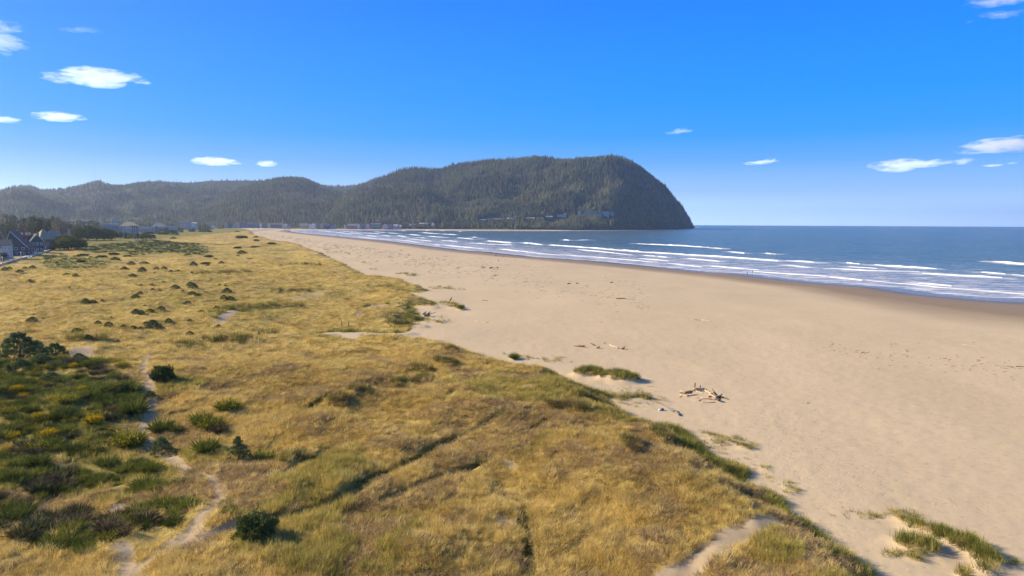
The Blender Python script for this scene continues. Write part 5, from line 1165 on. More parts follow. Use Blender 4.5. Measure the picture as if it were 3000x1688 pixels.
for i, (cx, yb, w, yt, lb) in enumerate([(200, 732, 62, 692, 'big dark windswept pine at the end of the promenade'), (175, 731, 40, 698, 'dark windswept pine left of the big one at the promenade end'), (226, 730, 44, 702, 'low dark pine on the right shoulder of the big one'),
        (232, 706, 44, 667, 'tall pine at the left of the dense grove beyond the big one'), (258, 705, 46, 664, 'tallest pine of the dense grove'), (282, 704, 40, 668, 'pine at the right of the dense grove'), (306, 704, 36, 672, 'pine with bare stems showing, right of the dense grove'),
        (326, 704, 34, 676, 'outermost pine of the row with bare stems'), (352, 699, 30, 680, 'small flat pine right of the row with bare stems'), (398, 701, 34, 684, 'left one of the two dark pines on the open grass'), (420, 700, 36, 685, 'right one of the two dark pines on the open grass'),
        (440, 699, 26, 688, 'low pine trailing off right of the two dark ones')]):
    treepx(cx, yb, w, yt, 0, lb, pk=True)
gt = random.Random(31)
for i in range(60):
    cx = gt.uniform(-40, 330); D = gt.uniform(640, 1150); yt = np.interp(cx, [-40, 60, 120, 200, 330], [640, 640, 648, 655, 665]) + gt.uniform(-10, 8) + (10 if D < 800 else -4)
    if 20 < cx < 90 and D < 680: continue
    if cx > 170: D = gt.uniform(1330, 1700)
    treepx(cx, 0, gt.uniform(26, 46), yt, 1 if gt.random() < .65 else 0, near_label(D * math.sin(float(azel(cx, 660)[0])), D * math.cos(float(azel(cx, 660)[0])), 12, 'hazy tree', HMK, 'standing behind'), 'trees behind the promenade houses', D=D)
for i in range(46):
    cx = gt.uniform(235, 600); yb = gt.uniform(668, 684) - max(0, cx - 500) * .08; w = gt.uniform(9, 24)
    treepx(cx, yb, w, yb - w * gt.uniform(.35, .8), 1 if gt.random() < .4 else 0, 'low tree among the row of houses across the dune field', 'low trees among the far row of houses')
for i, (cx, yb, w, yt, k) in enumerate([(10, 768, 34, 741, 0), (26, 757, 26, 738, 0), (38, 748, 30, 733, 1), (55, 742, 26, 727, 1), (68, 741, 22, 726, 1), (92, 738, 30, 722, 1), (104, 734, 20, 722, 0), (118, 732, 26, 722, 1), (140, 727, 30, 716, 0), (160, 731, 24, 716, 0), (-8, 770, 30, 745, 0)]):
    treepx(cx, yb, w, yt, k, ('dark green' if k == 0 else 'brownish') + ' garden hedge bush between the promenade and the houses', 'garden bushes along the promenade')
for i, (sx_, yt_) in enumerate([(256, 532), (261, 530), (266, 531), (270, 528), (275, 529), (281, 527), (285, 524.5), (289, 525), (293, 524), (297, 525), (300, 529), (305, 532), (155, 548), (159, 549), (278, 530)]):
    j_ = int(np.argmin(np.abs(FARH['PX'][0] - sx_))); i_ = int(np.searchsorted(FARH['S'][:, 0], .995)); p = Vector((float(FARH['X'][i_, j_]), float(FARH['Y'][i_, j_]), float(FARH['Z'][i_, j_]))); D = math.hypot(p.x, p.y); h_ = CAMZ + D * float(azel(sx_, yt_)[1]) - p.z
    o_ = obj('tall_conifer', con_p[i % 3].data, None, p - Vector((0, 0, 1))); o_.scale = (h_ * 1.5, h_ * 1.5, h_ + 1); o_.rotation_euler = (0, 0, i)
    tag(o_, 'tall dark conifer standing out on the pointed far hilltop' if sx_ > 200 else 'conifer standing out alone on the far ridge left of the pointed hilltop', 'tree', 'tall conifers on the far hilltops')
# ================================================================== promenade
def ribbon(name, A, B, z0, z1, mat, parent=None):
    n = len(A); V = []; Fc = []
    for (ax, ay), (bx, by) in zip(A, B): V += [(ax, ay, z1), (bx, by, z1), (ax, ay, z0), (bx, by, z0)]
    for i in range(n - 1):
        a = 4 * i; b = a + 4; Fc += [[a, a + 1, b + 1, b], [a + 2, a, b, b + 2], [a + 1, a + 3, b + 3, b + 1]]
    Fc += [[0, 2, 3, 1], [4 * n - 4, 4 * n - 3, 4 * n - 1, 4 * n - 2]]
    return obj(name, new_mesh(name, V, Fc, mat), parent)
PS = np.stack([np.interp(np.linspace(0, 1, 7), np.linspace(0, 1, len(PROM_SEA)), PROM_SEA[:, k]) for k in (0, 1)], 1)
dirp = np.gradient(PS, axis=0); dirp /= np.hypot(dirp[:, 0], dirp[:, 1])[:, None]; nrm = np.stack([dirp[:, 1], -dirp[:, 0]], 1)
if nrm[0] @ np.array([1, -.3]) < 0: nrm = -nrm
PLND = PS - nrm * 4.6
zp = 4.85
tag(ribbon('promenade', PS, PLND, 0, zp, simple('promenade_paving', (.50, .41, .36), .9, .1, .8, .2)), kind='structure')
tag(ribbon('sea_wall', PS + nrm * .5, PS + nrm * .02, -1, zp + .55, M['conc']), 'long low pale concrete sea wall edging the promenade', 'wall')
def tube(p, q, r0, r1, m=7, caps=True):
    p, q = Vector(p), Vector(q); d = (q - p).normalized(); t = d.orthogonal().normalized(); b = d.cross(t); V = []; Fc = []
    for c, rr in ((p, r0), (q, r1)):
        for k in range(m): V.append(tuple(c + (t * math.cos(6.283 * k / m) + b * math.sin(6.283 * k / m)) * rr))
    for k in range(m): Fc.append([k, (k + 1) % m, m + (k + 1) % m, m + k])
    if caps: Fc += [list(range(m - 1, -1, -1)), list(range(m, 2 * m))]
    return V, Fc
def joined(L):
    V = []; Fc = []
    for v, f in L: s = len(V); V += [tuple(a) for a in v]; Fc += [[a + s for a in q] for q in f]
    return V, Fc
def ball(c, r, seg_=8, rings=5, sz=1.):
    V = [(c[0], c[1], c[2] + r * sz)]; Fc = []
    for i in range(1, rings):
        a = math.pi * i / rings
        for k in range(seg_): V.append((c[0] + r * math.sin(a) * math.cos(6.283 * k / seg_), c[1] + r * math.sin(a) * math.sin(6.283 * k / seg_), c[2] + r * sz * math.cos(a)))
    V.append((c[0], c[1], c[2] - r * sz)); e = len(V) - 1
    for k in range(seg_): Fc.append([0, 1 + k, 1 + (k + 1) % seg_]); Fc.append([e, e - seg_ + (k + 1) % seg_, e - seg_ + k])
    for i in range(rings - 2):
        for k in range(seg_): a = 1 + i * seg_; Fc.append([a + k, a + seg_ + k, a + seg_ + (k + 1) % seg_, a + (k + 1) % seg_])
    return V, Fc
M['cream'] = simple('cream_lamp_post_paint', (.66, .52, .36), .7, .1, 2.); M['globe'] = simple('milky_lamp_globe', (.78, .76, .70), .4, .03)
M['pole'] = simple('weathered_pole', (.42, .40, .34), .8, .15, 2.); M['polew'] = simple('white_pole_paint', (.74, .74, .74), .5, .05)
lamp = None
for (px, py, yt, lb) in ((8, 777, 752, 'cream promenade lamp post nearest the viewer, at the left picture edge'), (62, 761, 738, 'middle cream promenade lamp post beside the walkers'), (134, 741, 721, 'farthest cream promenade lamp post where the promenade ends')):
    x, y = at(px, py, zp); hgt = (CAMZ + math.hypot(x, y) * float(azel(px, yt)[1])) - zp
    r = empty('street_lamp', (float(x), float(y), zp), 0, lb, 'street lamp', 'cream lamp posts along the promenade')
    obj('post', new_mesh('lamp_post', *joined([tube((0, 0, 0), (0, 0, .7), .32, .26), tube((0, 0, .7), (0, 0, hgt - .7), .20, .15), tube((0, 0, hgt - .8), (0, 0, hgt - .65), .3, .3)]), M['cream']), r)
    obj('globe', new_mesh('lamp_globe', *ball((0, 0, hgt - .33), .36), M['globe'], True), r)
for (px, py, yt, mat, w, lb) in ((2, 771, 703, 'pole', .16, 'tall greenish utility pole at the very left picture edge'), (78, 748, 702, 'pole', .13, 'wooden pole in front of the long white edged gable'), (130, 730, 690, 'pole', .14, 'wooden pole at the far end of the promenade lawn'),
                               (103.5, 719, 664, 'polew', .2, 'tall white leaning flagpole in front of the teal house'), (151, 704, 695, 'polew', .14, 'short white post by the lilac grey house front')):
    p = ground(px, py); r_ = math.hypot(p.x, p.y); hgt = CAMZ + r_ * float(azel(px, yt)[1]) - p.z; lean = -.9 if mat == 'polew' and w > .15 else 0
    r = empty('flagpole' if lean else 'utility_pole', p, 0, lb, 'pole'); obj('shaft', new_mesh('pole_shaft', *tube((0, 0, -.3), (lean, 0, hgt), w, w * .6), M[mat]), r)
    if lean: obj('finial', new_mesh('finial', *ball((lean, 0, hgt), .25), M['polew'], True), r)
    else: obj('cap', new_mesh('pole_cap', *tube((0, 0, hgt), (0, 0, hgt + .15), w * .7, w * .7), M['wood']), r)
for (px, D, yt, yb, lb) in ((361, 900, 656, 674, 'white pole left of the row before the tan hipped roof'), (391, 900, 660, 672, 'white pole in front of the tan hipped roof'), (397, 860, 660, 681, 'thick white post below the tan roof'), (408, 900, 664, 678, 'short white pole at the right end of the tan roofed house'),
                            (452, 1000, 658, 674, 'white pole in front of the brown fronted house'), (590, 1500, 638, 662, 'tan pole before the forest, left one of two'), (622, 1500, 636, 662, 'tan pole before the forest, right one of two'), (828, 2300, 640, 667, 'slender white mast in the cove row')):
    az, _ = azel(px, 660); x, y = D * math.sin(az), D * math.cos(az); z = float(sample(GZ, x, y)); hgt = CAMZ + D * float(azel(px, yt)[1]) - z; w = .12 * D / 900
    r = empty('utility_pole', (x, y, z), 0, lb, 'pole'); obj('shaft', new_mesh('pole_shaft', *tube((0, 0, -.3), (0, 0, hgt), w, w * .7), M['polew'] if 'white' in lb else M['pole']), r); obj('crossarm', new_mesh('crossarm', *tube((-w * 4, 0, hgt - 1), (w * 4, 0, hgt - 1), w * .4, w * .4), M['pole']), r)
# radio masts on the far hill
for (px, yt, yb, lb) in ((279, 478, 535, 'very thin tall radio mast on the far hilltop'), (295, 512, 535, 'shorter radio mast beside the tall one on the far hilltop')):
    p = on_slope(px, yb + 2, FARH); D = math.hypot(p.x, p.y); hgt = CAMZ + D * float(azel(px, yt)[1]) - p.z
    r = empty('radio_mast', p, 0, lb, 'mast'); obj('lattice', new_mesh('mast_lattice', *joined([tube((a, b, -3), (a * .3, b * .3, hgt), .18, .12, 4) for a, b in ((-.8, -.5), (.8, -.5), (0, .9))] + [tube((-.5, 0, z_), (.5, 0, z_ + 1.5), .08, .08, 4) for z_ in range(2, int(hgt), 5)]), M['card']), r)
# low white bench wall and grey wall on the promenade
def wallbox(A, B, h, t, mat, label):
    ax, ay = at(*A, zp); bx, by = at(*B, zp); L = math.hypot(bx - ax, by - ay); r = empty('garden_wall', ((ax + bx) / 2, (ay + by) / 2, zp - .6), math.atan2(by - ay, bx - ax), label, 'wall')
    boxes('wall_face', [(-L / 2, L / 2, -t / 2, t / 2, -1, h)], mat, r); boxes('coping', [(-L / 2 - .1, L / 2 + .1, -t / 2 - .1, t / 2 + .1, h, h + .18)], M['conc'], r)
wallbox((93, 748), (116, 743), 1.2, .4, simple('grey_wall', (.38, .38, .38), .9), 'blue grey garden wall along the landward side of the promenade')
for i, (px, w) in enumerate(((83, 0), (90, 1))):
    x, y = at(px, 757 - i * 1.5, zp); r = empty('bench', (float(x), float(y), zp), -.5, ('nearer' if i == 0 else 'farther') + ' white bench on the promenade past the middle lamp post', 'bench', 'white benches on the promenade')
    boxes('seat', [(-.9, .9, -.25, .25, .42, .48)], M['trim'], r); boxes('backrest', [(-.9, .9, .25, .31, .55, .95)], M['trim'], r)
    for s in (-.8, .8): boxes('leg', [(s - .04, s + .04, -.22, .22, 0, .419)], M['trim'], r)

# ================================================================== driftwood
def dmat(name, c): 
    k = NT(name); n = k.noise(.9, detail=5, rough=.7); gr = k.noise(9, detail=3); k.col(k.mix(.5, k.ramp(n, [(.3, tuple(v * .7 for v in c)), (.7, tuple(min(1, v * 1.15) for v in c))]), k.ramp(gr, [(.35, tuple(v * .65 for v in c)), (.6, c)]))); k.rough(.85); k.bump(gr, .6, .03); return k.m
M['dlight'] = dmat('bleached_driftwood', (.62, .47, .31)); M['dmid'] = dmat('brown_driftwood', (.30, .19, .11)); M['ddark'] = dmat('dark_driftwood', (.085, .06, .05)); M['dgrey'] = dmat('grey_driftwood', (.24, .23, .24))
def logmesh(p, q, r0, r1, seed, bend=.05, m=7, n=6, stubs=2):
    """a worn log: bent, uneven, with broken branch stubs"""
    g = random.Random(seed); p, q = Vector(p), Vector(q); L = (q - p).length; d = (q - p).normalized(); t = d.orthogonal().normalized(); b = d.cross(t); V = []; Fc = []
    ph = g.uniform(0, 6.28)
    cs = []
    for i in range(n + 1):
        f = i / n; c = p.lerp(q, f) + (t * math.sin(f * 3.1 + ph) + b * math.cos(f * 2.3 + ph)) * L * bend * .35 * math.sin(math.pi * f); cs.append(c); rr = (r0 + (r1 - r0) * f) * g.uniform(.85, 1.15)
        for k in range(m): w = rr * g.uniform(.85, 1.15); V.append(tuple(c + (t * math.cos(6.283 * k / m) + b * math.sin(6.283 * k / m)) * w))
    for i in range(n):
        for k in range(m): Fc.append([i * m + k, i * m + (k + 1) % m, (i + 1) * m + (k + 1) % m, (i + 1) * m + k])
    Fc += [list(range(m - 1, -1, -1)), list(range(n * m, (n + 1) * m))]
    for _ in range(stubs):
        c = cs[g.randrange(1, n)]; e = c + (t * g.uniform(-1, 1) + b * g.uniform(-1, 1) + d * .4).normalized() * g.uniform(.15, .4) * max(.5, min(1.2, L * .3)); v, f = tube(c, e, r0 * .4, r0 * .15, 5); s = len(V); V += v; Fc += [[a + s for a in x] for x in f]
    return V, Fc
lseed = [0]
def log(a, ha, b, hb, r0, r1, mat, label, group=None, name='driftwood_log', bend=.05, stubs=2):
    """a, b: picture points of the two ends lying ha, hb metres above the sand"""
    lseed[0] += 1; A = ground(a[0], a[1], ha); B = ground(b[0], b[1], hb); A.z += ha + r0 * .5; B.z += hb + r1 * .5; o = (A + B) / 2; o.z = min(A.z, B.z)
    V, Fc = logmesh(A - o, B - o, r0, r1, lseed[0], bend, stubs=stubs); ob = obj(name, new_mesh(name, V, Fc, M[mat], True), None, o); return tag(ob, label, 'driftwood', group)
def vlog(a, top, r0, r1, mat, label, lean=(0, 0), name='driftwood_post'):
    lseed[0] += 1; A = ground(*a); D = math.hypot(A.x, A.y); h = CAMZ + D * float(azel(*top)[1]) - A.z; az, _ = azel(*top); X = D * math.sin(az) - A.x; Y = D * math.cos(az) - A.y
    V, Fc = logmesh((0, 0, -.2), (X + lean[0], Y + lean[1], h), r0, r1, lseed[0], .08, stubs=1); return tag(obj(name, new_mesh(name, V, Fc, M[mat], True), None, A), label, 'driftwood')
z2 = lambda u, v: (1950 + .0854 * u, 1080 + .0854 * v)
vlog(z2(975, 720), z2(1010, 485), .13, .09, 'dmid', 'tall upright post of the driftwood shelter on the sand')
vlog(z2(1190, 690), z2(1188, 570), .10, .08, 'dmid', 'short upright post right of the tall one in the driftwood shelter')
for a, ha, b, hb_, r0, r1, mt, lb in [
        ((950, 715), .25, (1420, 745), .15, .14, .10, 'dlight', 'long pale log along the back of the driftwood shelter'), ((985, 690), .45, (1330, 690), .35, .12, .10, 'dlight', 'bleached log lying on top at the back of the shelter'),
        ((1000, 770), .02, (1220, 725), .1, .08, .06, 'dmid', 'brown stick slanting under the back logs of the shelter'), ((1040, 775), .0, (1290, 845), .0, .09, .07, 'dlight', 'pale log slanting forward from the back of the shelter'),
        ((880, 785), .0, (1000, 735), .1, .07, .05, 'dmid', 'short brown stick at the left foot of the tall post'), ((1365, 765), .1, (1570, 880), .1, .15, .12, 'dlight', 'thick bleached log on the right side of the shelter'),
        ((1780, 935), .2, (1575, 655), 1.3, .07, .04, 'dmid', 'long thin pole leaning out of the right end of the shelter'), ((1760, 920), .2, (1630, 815), .7, .12, .09, 'dmid', 'stouter leaning pole at the right end of the shelter'),
        ((1480, 990), .0, (1610, 860), .2, .10, .06, 'dmid', 'brown stick crossing the right side of the shelter'), ((1500, 900), .1, (1720, 1010), .1, .13, .10, 'dlight', 'pale log running down the right side of the shelter'),
        ((1620, 900), .2, (1760, 1000), .25, .10, .08, 'dmid', 'short brown log stacked at the right corner of the shelter'), ((1180, 1015), .0, (1760, 1075), .05, .10, .13, 'dlight', 'longest bleached log across the front of the shelter'),
        ((1240, 1035), .05, (1600, 1045), .15, .05, .05, 'dmid', 'thin brown branch on the longest front log'), ((1140, 1115), .0, (1225, 1068), .0, .06, .05, 'dmid', 'short stick lying before the front log'),
        ((1280, 1180), .0, (1700, 1162), .0, .05, .06, 'dmid', 'thin log lying alone nearest the viewer before the shelter'), ((1880, 960), .05, (2190, 1085), .0, .07, .04, 'ddark', 'thin dark pole pointing right away from the shelter'),
        ((1730, 1060), .05, (1850, 1090), .3, .16, .18, 'ddark', 'charred thick stub at the right corner of the shelter'), ((495, 835), .25, (720, 870), .2, .12, .13, 'dmid', 'upper brown log at the left end of the shelter'),
        ((495, 915), .0, (760, 950), .05, .12, .14, 'dlight', 'lower pale log at the left end of the shelter'), ((640, 855), .3, (900, 830), .3, .22, .24, 'dmid', 'thick log with a dark cut end at the left of the shelter'),
        ((500, 760), .0, (640, 830), .15, .06, .05, 'dlight', 'small bleached branch behind the left end of the shelter'), ((490, 995), .0, (550, 945), .0, .05, .04, 'dmid', 'tiny stick at the lower left of the shelter'), ((700, 990), .0, (1150, 1015), .0, .06, .06, 'dlight', 'half buried pale pole joining the two ends of the shelter')]:
    log(z2(*a), ha, z2(*b), hb_, r0, r1, mt, lb)
def stump(px, py, w, mat, label, seed, spread=1.0):
    """root plate: a short trunk with twisted roots"""
    g = random.Random(seed); p = ground(px, py); s = w / 2 / F * math.hypot(p.x, p.y); L = [logmesh((-.5 * s, 0, .2 * s), (.35 * s, 0, .35 * s), .26 * s, .34 * s, seed, .05)]
    r = empty('driftwood_stump', p, g.uniform(-.4, .4), label, 'driftwood'); obj('trunk', new_mesh('stump_trunk', *joined(L), M[mat], True), r)
    for k in range(8):
        a = 6.283 * k / 8; e = Vector((g.uniform(.25, .8) * s, math.cos(a) * s * .7, .35 * s + math.sin(a) * s * .55 + .15 * s)); e.z = max(.05, e.z)
        obj('root', new_mesh('root', *logmesh((.3 * s, 0, .35 * s), e, .12 * s, .04 * s, seed * 10 + k, .25, 5, 4, 0), M[mat], True), r)
stump(*z2(1830, 1010), 26, 'ddark', 'dark root stump at the right end of the driftwood shelter', 5)
z5 = lambda u, v: (1600 + .1165 * u, 980 + .1165 * v); z3 = lambda u, v: (1400 + .0483 * u, 730 + .0483 * v); z4 = lambda u, v: (1200 + .1165 * u, 840 + .1165 * v); zb7 = lambda u, v: (1300 + .66 * u, 700 + .66 * v)
log(z5(690, 295), 0, z5(965, 310), .1, .10, .22, 'dmid', 'dark tapering log at the left of the three piece group below mid beach'); log(z5(1110, 225), .3, z5(1205, 268), .1, .12, .16, 'dmid', 'short log just above the stump in the mid beach group')
stump(*z5(1300, 350), 17, 'dmid', 'hollow looking stump in the middle of the mid beach group', 8); log(z5(1590, 255), .1, z5(1810, 350), .05, .10, .16, 'dlight', 'bleached forked log slanting right in the mid beach group', bend=.12, stubs=4)
stump(*z5(1930, 375), 20, 'dmid', 'dark tangle of roots at the right end of the mid beach group', 9); log(z5(1445, 222), 0, z5(1480, 212), .15, .10, .10, 'dmid', 'tiny dark chunk above the bleached forked log')
log(z3(190, 1155), 0, z3(390, 1075), .5, .15, .2, 'dmid', 'left log of the dark driftwood heap near the walker'); log(z3(400, 1130), .1, z3(490, 1132), .1, .12, .1, 'dmid', 'small log beside the left end of the dark heap'); log(z3(700, 1185), 0, z3(860, 1130), .5, .35, .35, 'ddark', 'biggest near black log in the heap near the walker')
log(z3(860, 1110), .3, z3(1170, 1150), .2, .18, .14, 'dmid', 'long brown log behind the near black one'); log(z3(1170, 1130), .2, z3(1225, 1128), .2, .3, .3, 'ddark', 'round dark chunk at the right end of the heap near the walker'); log(z3(900, 1232), 0, z3(1000, 1228), 0, .14, .14, 'ddark', 'small dark log before the heap near the walker')
DW = 'scattered driftwood pieces on the middle beach'
for a, b, r_, mt, lb in [(zb7(720, 261), zb7(780, 264), .10, 'dmid', 'thin left branch of the driftwood line in the middle of the beach'), (zb7(765, 266), zb7(806, 266), .24, 'dmid', 'dark thick log in the middle of the beach'), (zb7(805, 268), zb7(850, 269), .07, 'dmid', 'thin tail branch right of the dark thick log mid beach'),
        (zb7(1112, 360), zb7(1140, 362), .11, 'dmid', 'brown log, left one of the pair below the wet sand'), (zb7(1145, 361), zb7(1184, 367), .13, 'dlight', 'pale log, right one of the pair below the wet sand'), (zb7(550, 201), zb7(562, 199), .25, 'ddark', 'dark chunk of wood, first of three in a row up the beach'),
        (zb7(588, 199), zb7(596, 197), .25, 'ddark', 'dark chunk of wood, second of three in a row up the beach'), (zb7(741, 195), zb7(750, 194), .25, 'ddark', 'dark chunk of wood, last of three in a row up the beach'), (zb7(170, 274), zb7(196, 274), .13, 'dmid', 'thin brown log above the bleached pole on the beach'),
        (zb7(140, 366), zb7(196, 372), .13, 'dlight', 'bleached pole lying alone on the beach off the dune tip'), (zb7(2305, 470), zb7(2372, 480), .06, 'dlight', 'thin bleached branch at the far right of the beach'), (zb7(2345, 462), zb7(2390, 452), .04, 'dlight', 'thin curved twig above the bleached branch at the far right'),
        (zb7(2440, 561), zb7(2530, 569), .07, 'dgrey', 'grey driftwood pole cut by the right picture edge'), (zb7(2538, 567), zb7(2600, 570), .06, 'ddark', 'dark stick right of the grey pole at the picture edge'), (zb7(1980, 468), zb7(2010, 467), .07, 'dmid', 'small brown stick at the right of the beach above the wrack'),
        (zb7(1850, 505), zb7(1885, 506), .05, 'dmid', 'little dark stick in the wrack line at the right'), (zb7(225, 165), zb7(233, 164), .25, 'dmid', 'brown chunk just below the heap near the walker'), (zb7(905, 655), zb7(935, 657), .05, 'dmid', 'short stick left of the driftwood shelter'), (zb7(1612, 730), zb7(1625, 729), .05, 'ddark', 'tiny black stick on the bare sand right below the shelter')]:
    log(a, 0, b, 0, r_, r_ * .7, mt, lb, stubs=1)
vlog(z4(1012, 346), z4(1062, 262), .30, .10, 'ddark', 'slanting black snag sticking out of the sand off the dune tip', name='driftwood_snag'); stump(*z4(440, 750), 30, 'ddark', 'big dark root plate by the seaward tip of the dunes', 21); stump(*z4(370, 700), 20, 'dgrey', 'grey upper half of the root tangle at the dune tip', 22)
log(z4(540, 690), .4, z4(672, 640), .9, .12, .06, 'dmid', 'thin pole jutting right from the big root plate at the dune tip')
log((1951, 1192), .1, (1975, 1206), .2, .12, .10, 'dgrey', 'upper of the grey logs lying at the dune foot beside the litter'); log((1966, 1200), .1, (1990, 1216), .15, .17, .13, 'dgrey', 'thick grey log at the dune foot left of the shelter'); log((1976, 1204), .3, (1992, 1208), .3, .08, .05, 'ddark', 'dark branch across the thick grey log at the dune foot')
log((1905, 1170), .0, (1955, 1193), .0, .05, .05, 'dmid', 'half buried timber along the sand ridge above the litter')
# scattered debris specks far up the beach: too small and many to tell apart
gd = np.random.default_rng(77); n = 900
V = []; Fc = []
for k in range(n):
    a = gd.uniform(0, 1)
    if a < .6: sx = gd.uniform(760, 1350); sy = np.interp(sx, [760, 1350], [680, 765]) + abs(gd.normal(0, .5)) * np.interp(sx, [760, 1350], [8, 60])
    else: sx = gd.uniform(1300, 1900); sy = np.interp(sx, [1300, 1900], [775, 880]) + gd.normal(0, 22)
    if a > .88: sx = gd.uniform(2350, 2990); sy = np.interp(sx, [2350, 2990], [1010, 1085]) + gd.normal(0, 14)
    p = ground(float(sx), float(sy)); D = math.hypot(p.x, p.y)
    if float(sample(dd, p.x, p.y)) > -2: continue
    L = gd.uniform(.4, 1.6) * np.clip(D / 300, .4, 2.2); an = gd.uniform(-.7, .7) + .35; v, f = tube(p + Vector((-math.cos(an) * L / 2, -math.sin(an) * L / 2, .02)), p + Vector((math.cos(an) * L / 2, math.sin(an) * L / 2, .05)), .07 * np.clip(D / 300, .4, 2.5), .04 * np.clip(D / 300, .4, 2.5), 5); s = len(V); V += v; Fc += [[q + s for q in x] for x in f]
tag(obj('driftwood_debris', new_mesh('driftwood_debris', V, Fc, M['dmid'])), 'small scattered bits of driftwood strewn along the upper beach', 'driftwood', None, 'stuff')
# white sign post in the dunes, posts on the hard path, litter
p = ground(1050, 929); r = empty('marker_post', p, 0, 'white and grey marker post standing in the dune grass', 'post'); s = math.hypot(p.x, p.y) / F
obj('post', new_mesh('post', *tube((0, 0, 0), (0, 0, 17 * s), .09, .09), M['polew']), r); boxes('sign_board', [(-.3, .3, -.06, -.02, 11 * s, 17 * s)], M['trim'], r)
for px, py, lb in ((1001, 957, 'left wooden post beside the sandy way through the dunes'), (1022, 958, 'right wooden post beside the sandy way through the dunes')):
    p = ground(px, py); r = empty('wooden_post', p, 0, lb, 'post'); obj('shaft', new_mesh('shaft', *tube((0, 0, -.2), (0, 0, 1.5), .12, .1), M['dmid']), r)
k = simple('blue_plastic', (.04, .10, .30), .5, .1); p = ground(1937, 1203)
r = empty('litter_bag', p, .4, 'blue and white bag left at the dune foot by the grey logs', 'bag'); obj('bag', new_mesh('bag_body', *ball((.18, 0, .15), .26, 9, 6, .75), k, True), r); obj('flap', new_mesh('flap', *ball((-.22, .05, .12), .2, 8, 5, .6), M['polew'], True), r)

# ================================================================== people and dog
def person_mesh(pose, mats):
    """one skinned figure, 1.72 m; pose gives feet spread, arm swing and forward lean"""
    st, sw, lean = pose
    J = {'hip': (0, 0, .94), 'chest': (lean * .5, 0, 1.32), 'neck': (lean * .75, 0, 1.47), 'head': (lean * .9, 0, 1.60), 'crown': (lean * .95, 0, 1.68),
         'lk': (st * .45, .10, .50), 'la': (st * .75 - .05, .10, .08), 'lt': (st * .75 + .12, .10, .04), 'rk': (-st * .2, -.10, .50), 'ra': (-st * .75, -.10, .10), 'rt': (-st * .75 + .14, -.10, .04),
         'ls': (lean * .65, .19, 1.40), 'le': (lean * .5 - sw * .5, .24, 1.12), 'lh': (lean * .5 - sw * .5 + .08, .23, .88), 'rs': (lean * .65, -.19, 1.40), 're': (lean * .5 + sw * .5, -.24, 1.12), 'rh': (lean * .5 + sw * .9, -.22, .90),
         'lh_': (.0, .10, .90), 'rh_': (.0, -.10, .90)}
    rad = {'hip': .15, 'chest': .17, 'neck': .06, 'head': .095, 'crown': .07, 'lk': .065, 'la': .045, 'lt': .04, 'rk': .065, 'ra': .045, 'rt': .04, 'ls': .075, 'le': .045, 'lh': .038, 'rs': .075, 're': .045, 'rh': .038, 'lh_': .10, 'rh_': .10}
    names = list(J); E = [('hip', 'chest'), ('chest', 'neck'), ('neck', 'head'), ('head', 'crown'), ('hip', 'lh_'), ('lh_', 'lk'), ('lk', 'la'), ('la', 'lt'), ('hip', 'rh_'), ('rh_', 'rk'), ('rk', 'ra'), ('ra', 'rt'),
                          ('chest', 'ls'), ('ls', 'le'), ('le', 'lh'), ('chest', 'rs'), ('rs', 're'), ('re', 'rh')]
    me = bpy.data.meshes.new('tmp'); me.from_pydata([J[n] for n in names], [(names.index(a), names.index(b)) for a, b in E], []); ob = bpy.data.objects.new('tmp', me); C.objects.link(ob)
    md = ob.modifiers.new('s', 'SKIN'); md.use_smooth_shade = True
    for i, n in enumerate(names): me.skin_vertices[0].data[i].radius = (rad[n], rad[n]); me.skin_vertices[0].data[i].use_root = (i == 0)
    ob.modifiers.new('u', 'SUBSURF').levels = 1
    dg = bpy.context.evaluated_depsgraph_get(); out = bpy.data.meshes.new_from_object(ob.evaluated_get(dg)); bpy.data.objects.remove(ob); bpy.data.meshes.remove(me); out.name = 'person_body'
    out.materials.clear(); [out.materials.append(m) for m in mats]
    for pl in out.polygons:
        c = pl.center; pl.material_index = 0 if c.z > 1.49 or (abs(c.y) > .19 and c.z < .95 and c.z > .8) else (1 if c.z > .93 else (2 if c.z > .1 else 3))
    return out
skin = simple('skin', (.45, .28, .20), .6, .05); cloth = {k: simple(k + '_cloth', c, .9, .15, 6.) for k, c in (('navy', (.02, .03, .06)), ('black', (.015, .015, .018)), ('brown', (.09, .06, .04)), ('grey', (.10, .10, .11)), ('slate', (.06, .09, .11)), ('hair', (.05, .035, .025)))}
def person(px, py, h, rz, pose, top, legs, label):
    p = ground(px, py); r = empty('person', p, rz, label, 'person'); r.scale = (h / 1.72,) * 3
    obj('body', person_mesh(pose, [skin, cloth[top], cloth[legs], cloth['black']]), r)
    obj('hair', new_mesh('hair', *ball((pose[2] * .93 - .015, 0, 1.645), .105, 10, 6, .95), cloth['hair'], True), r)
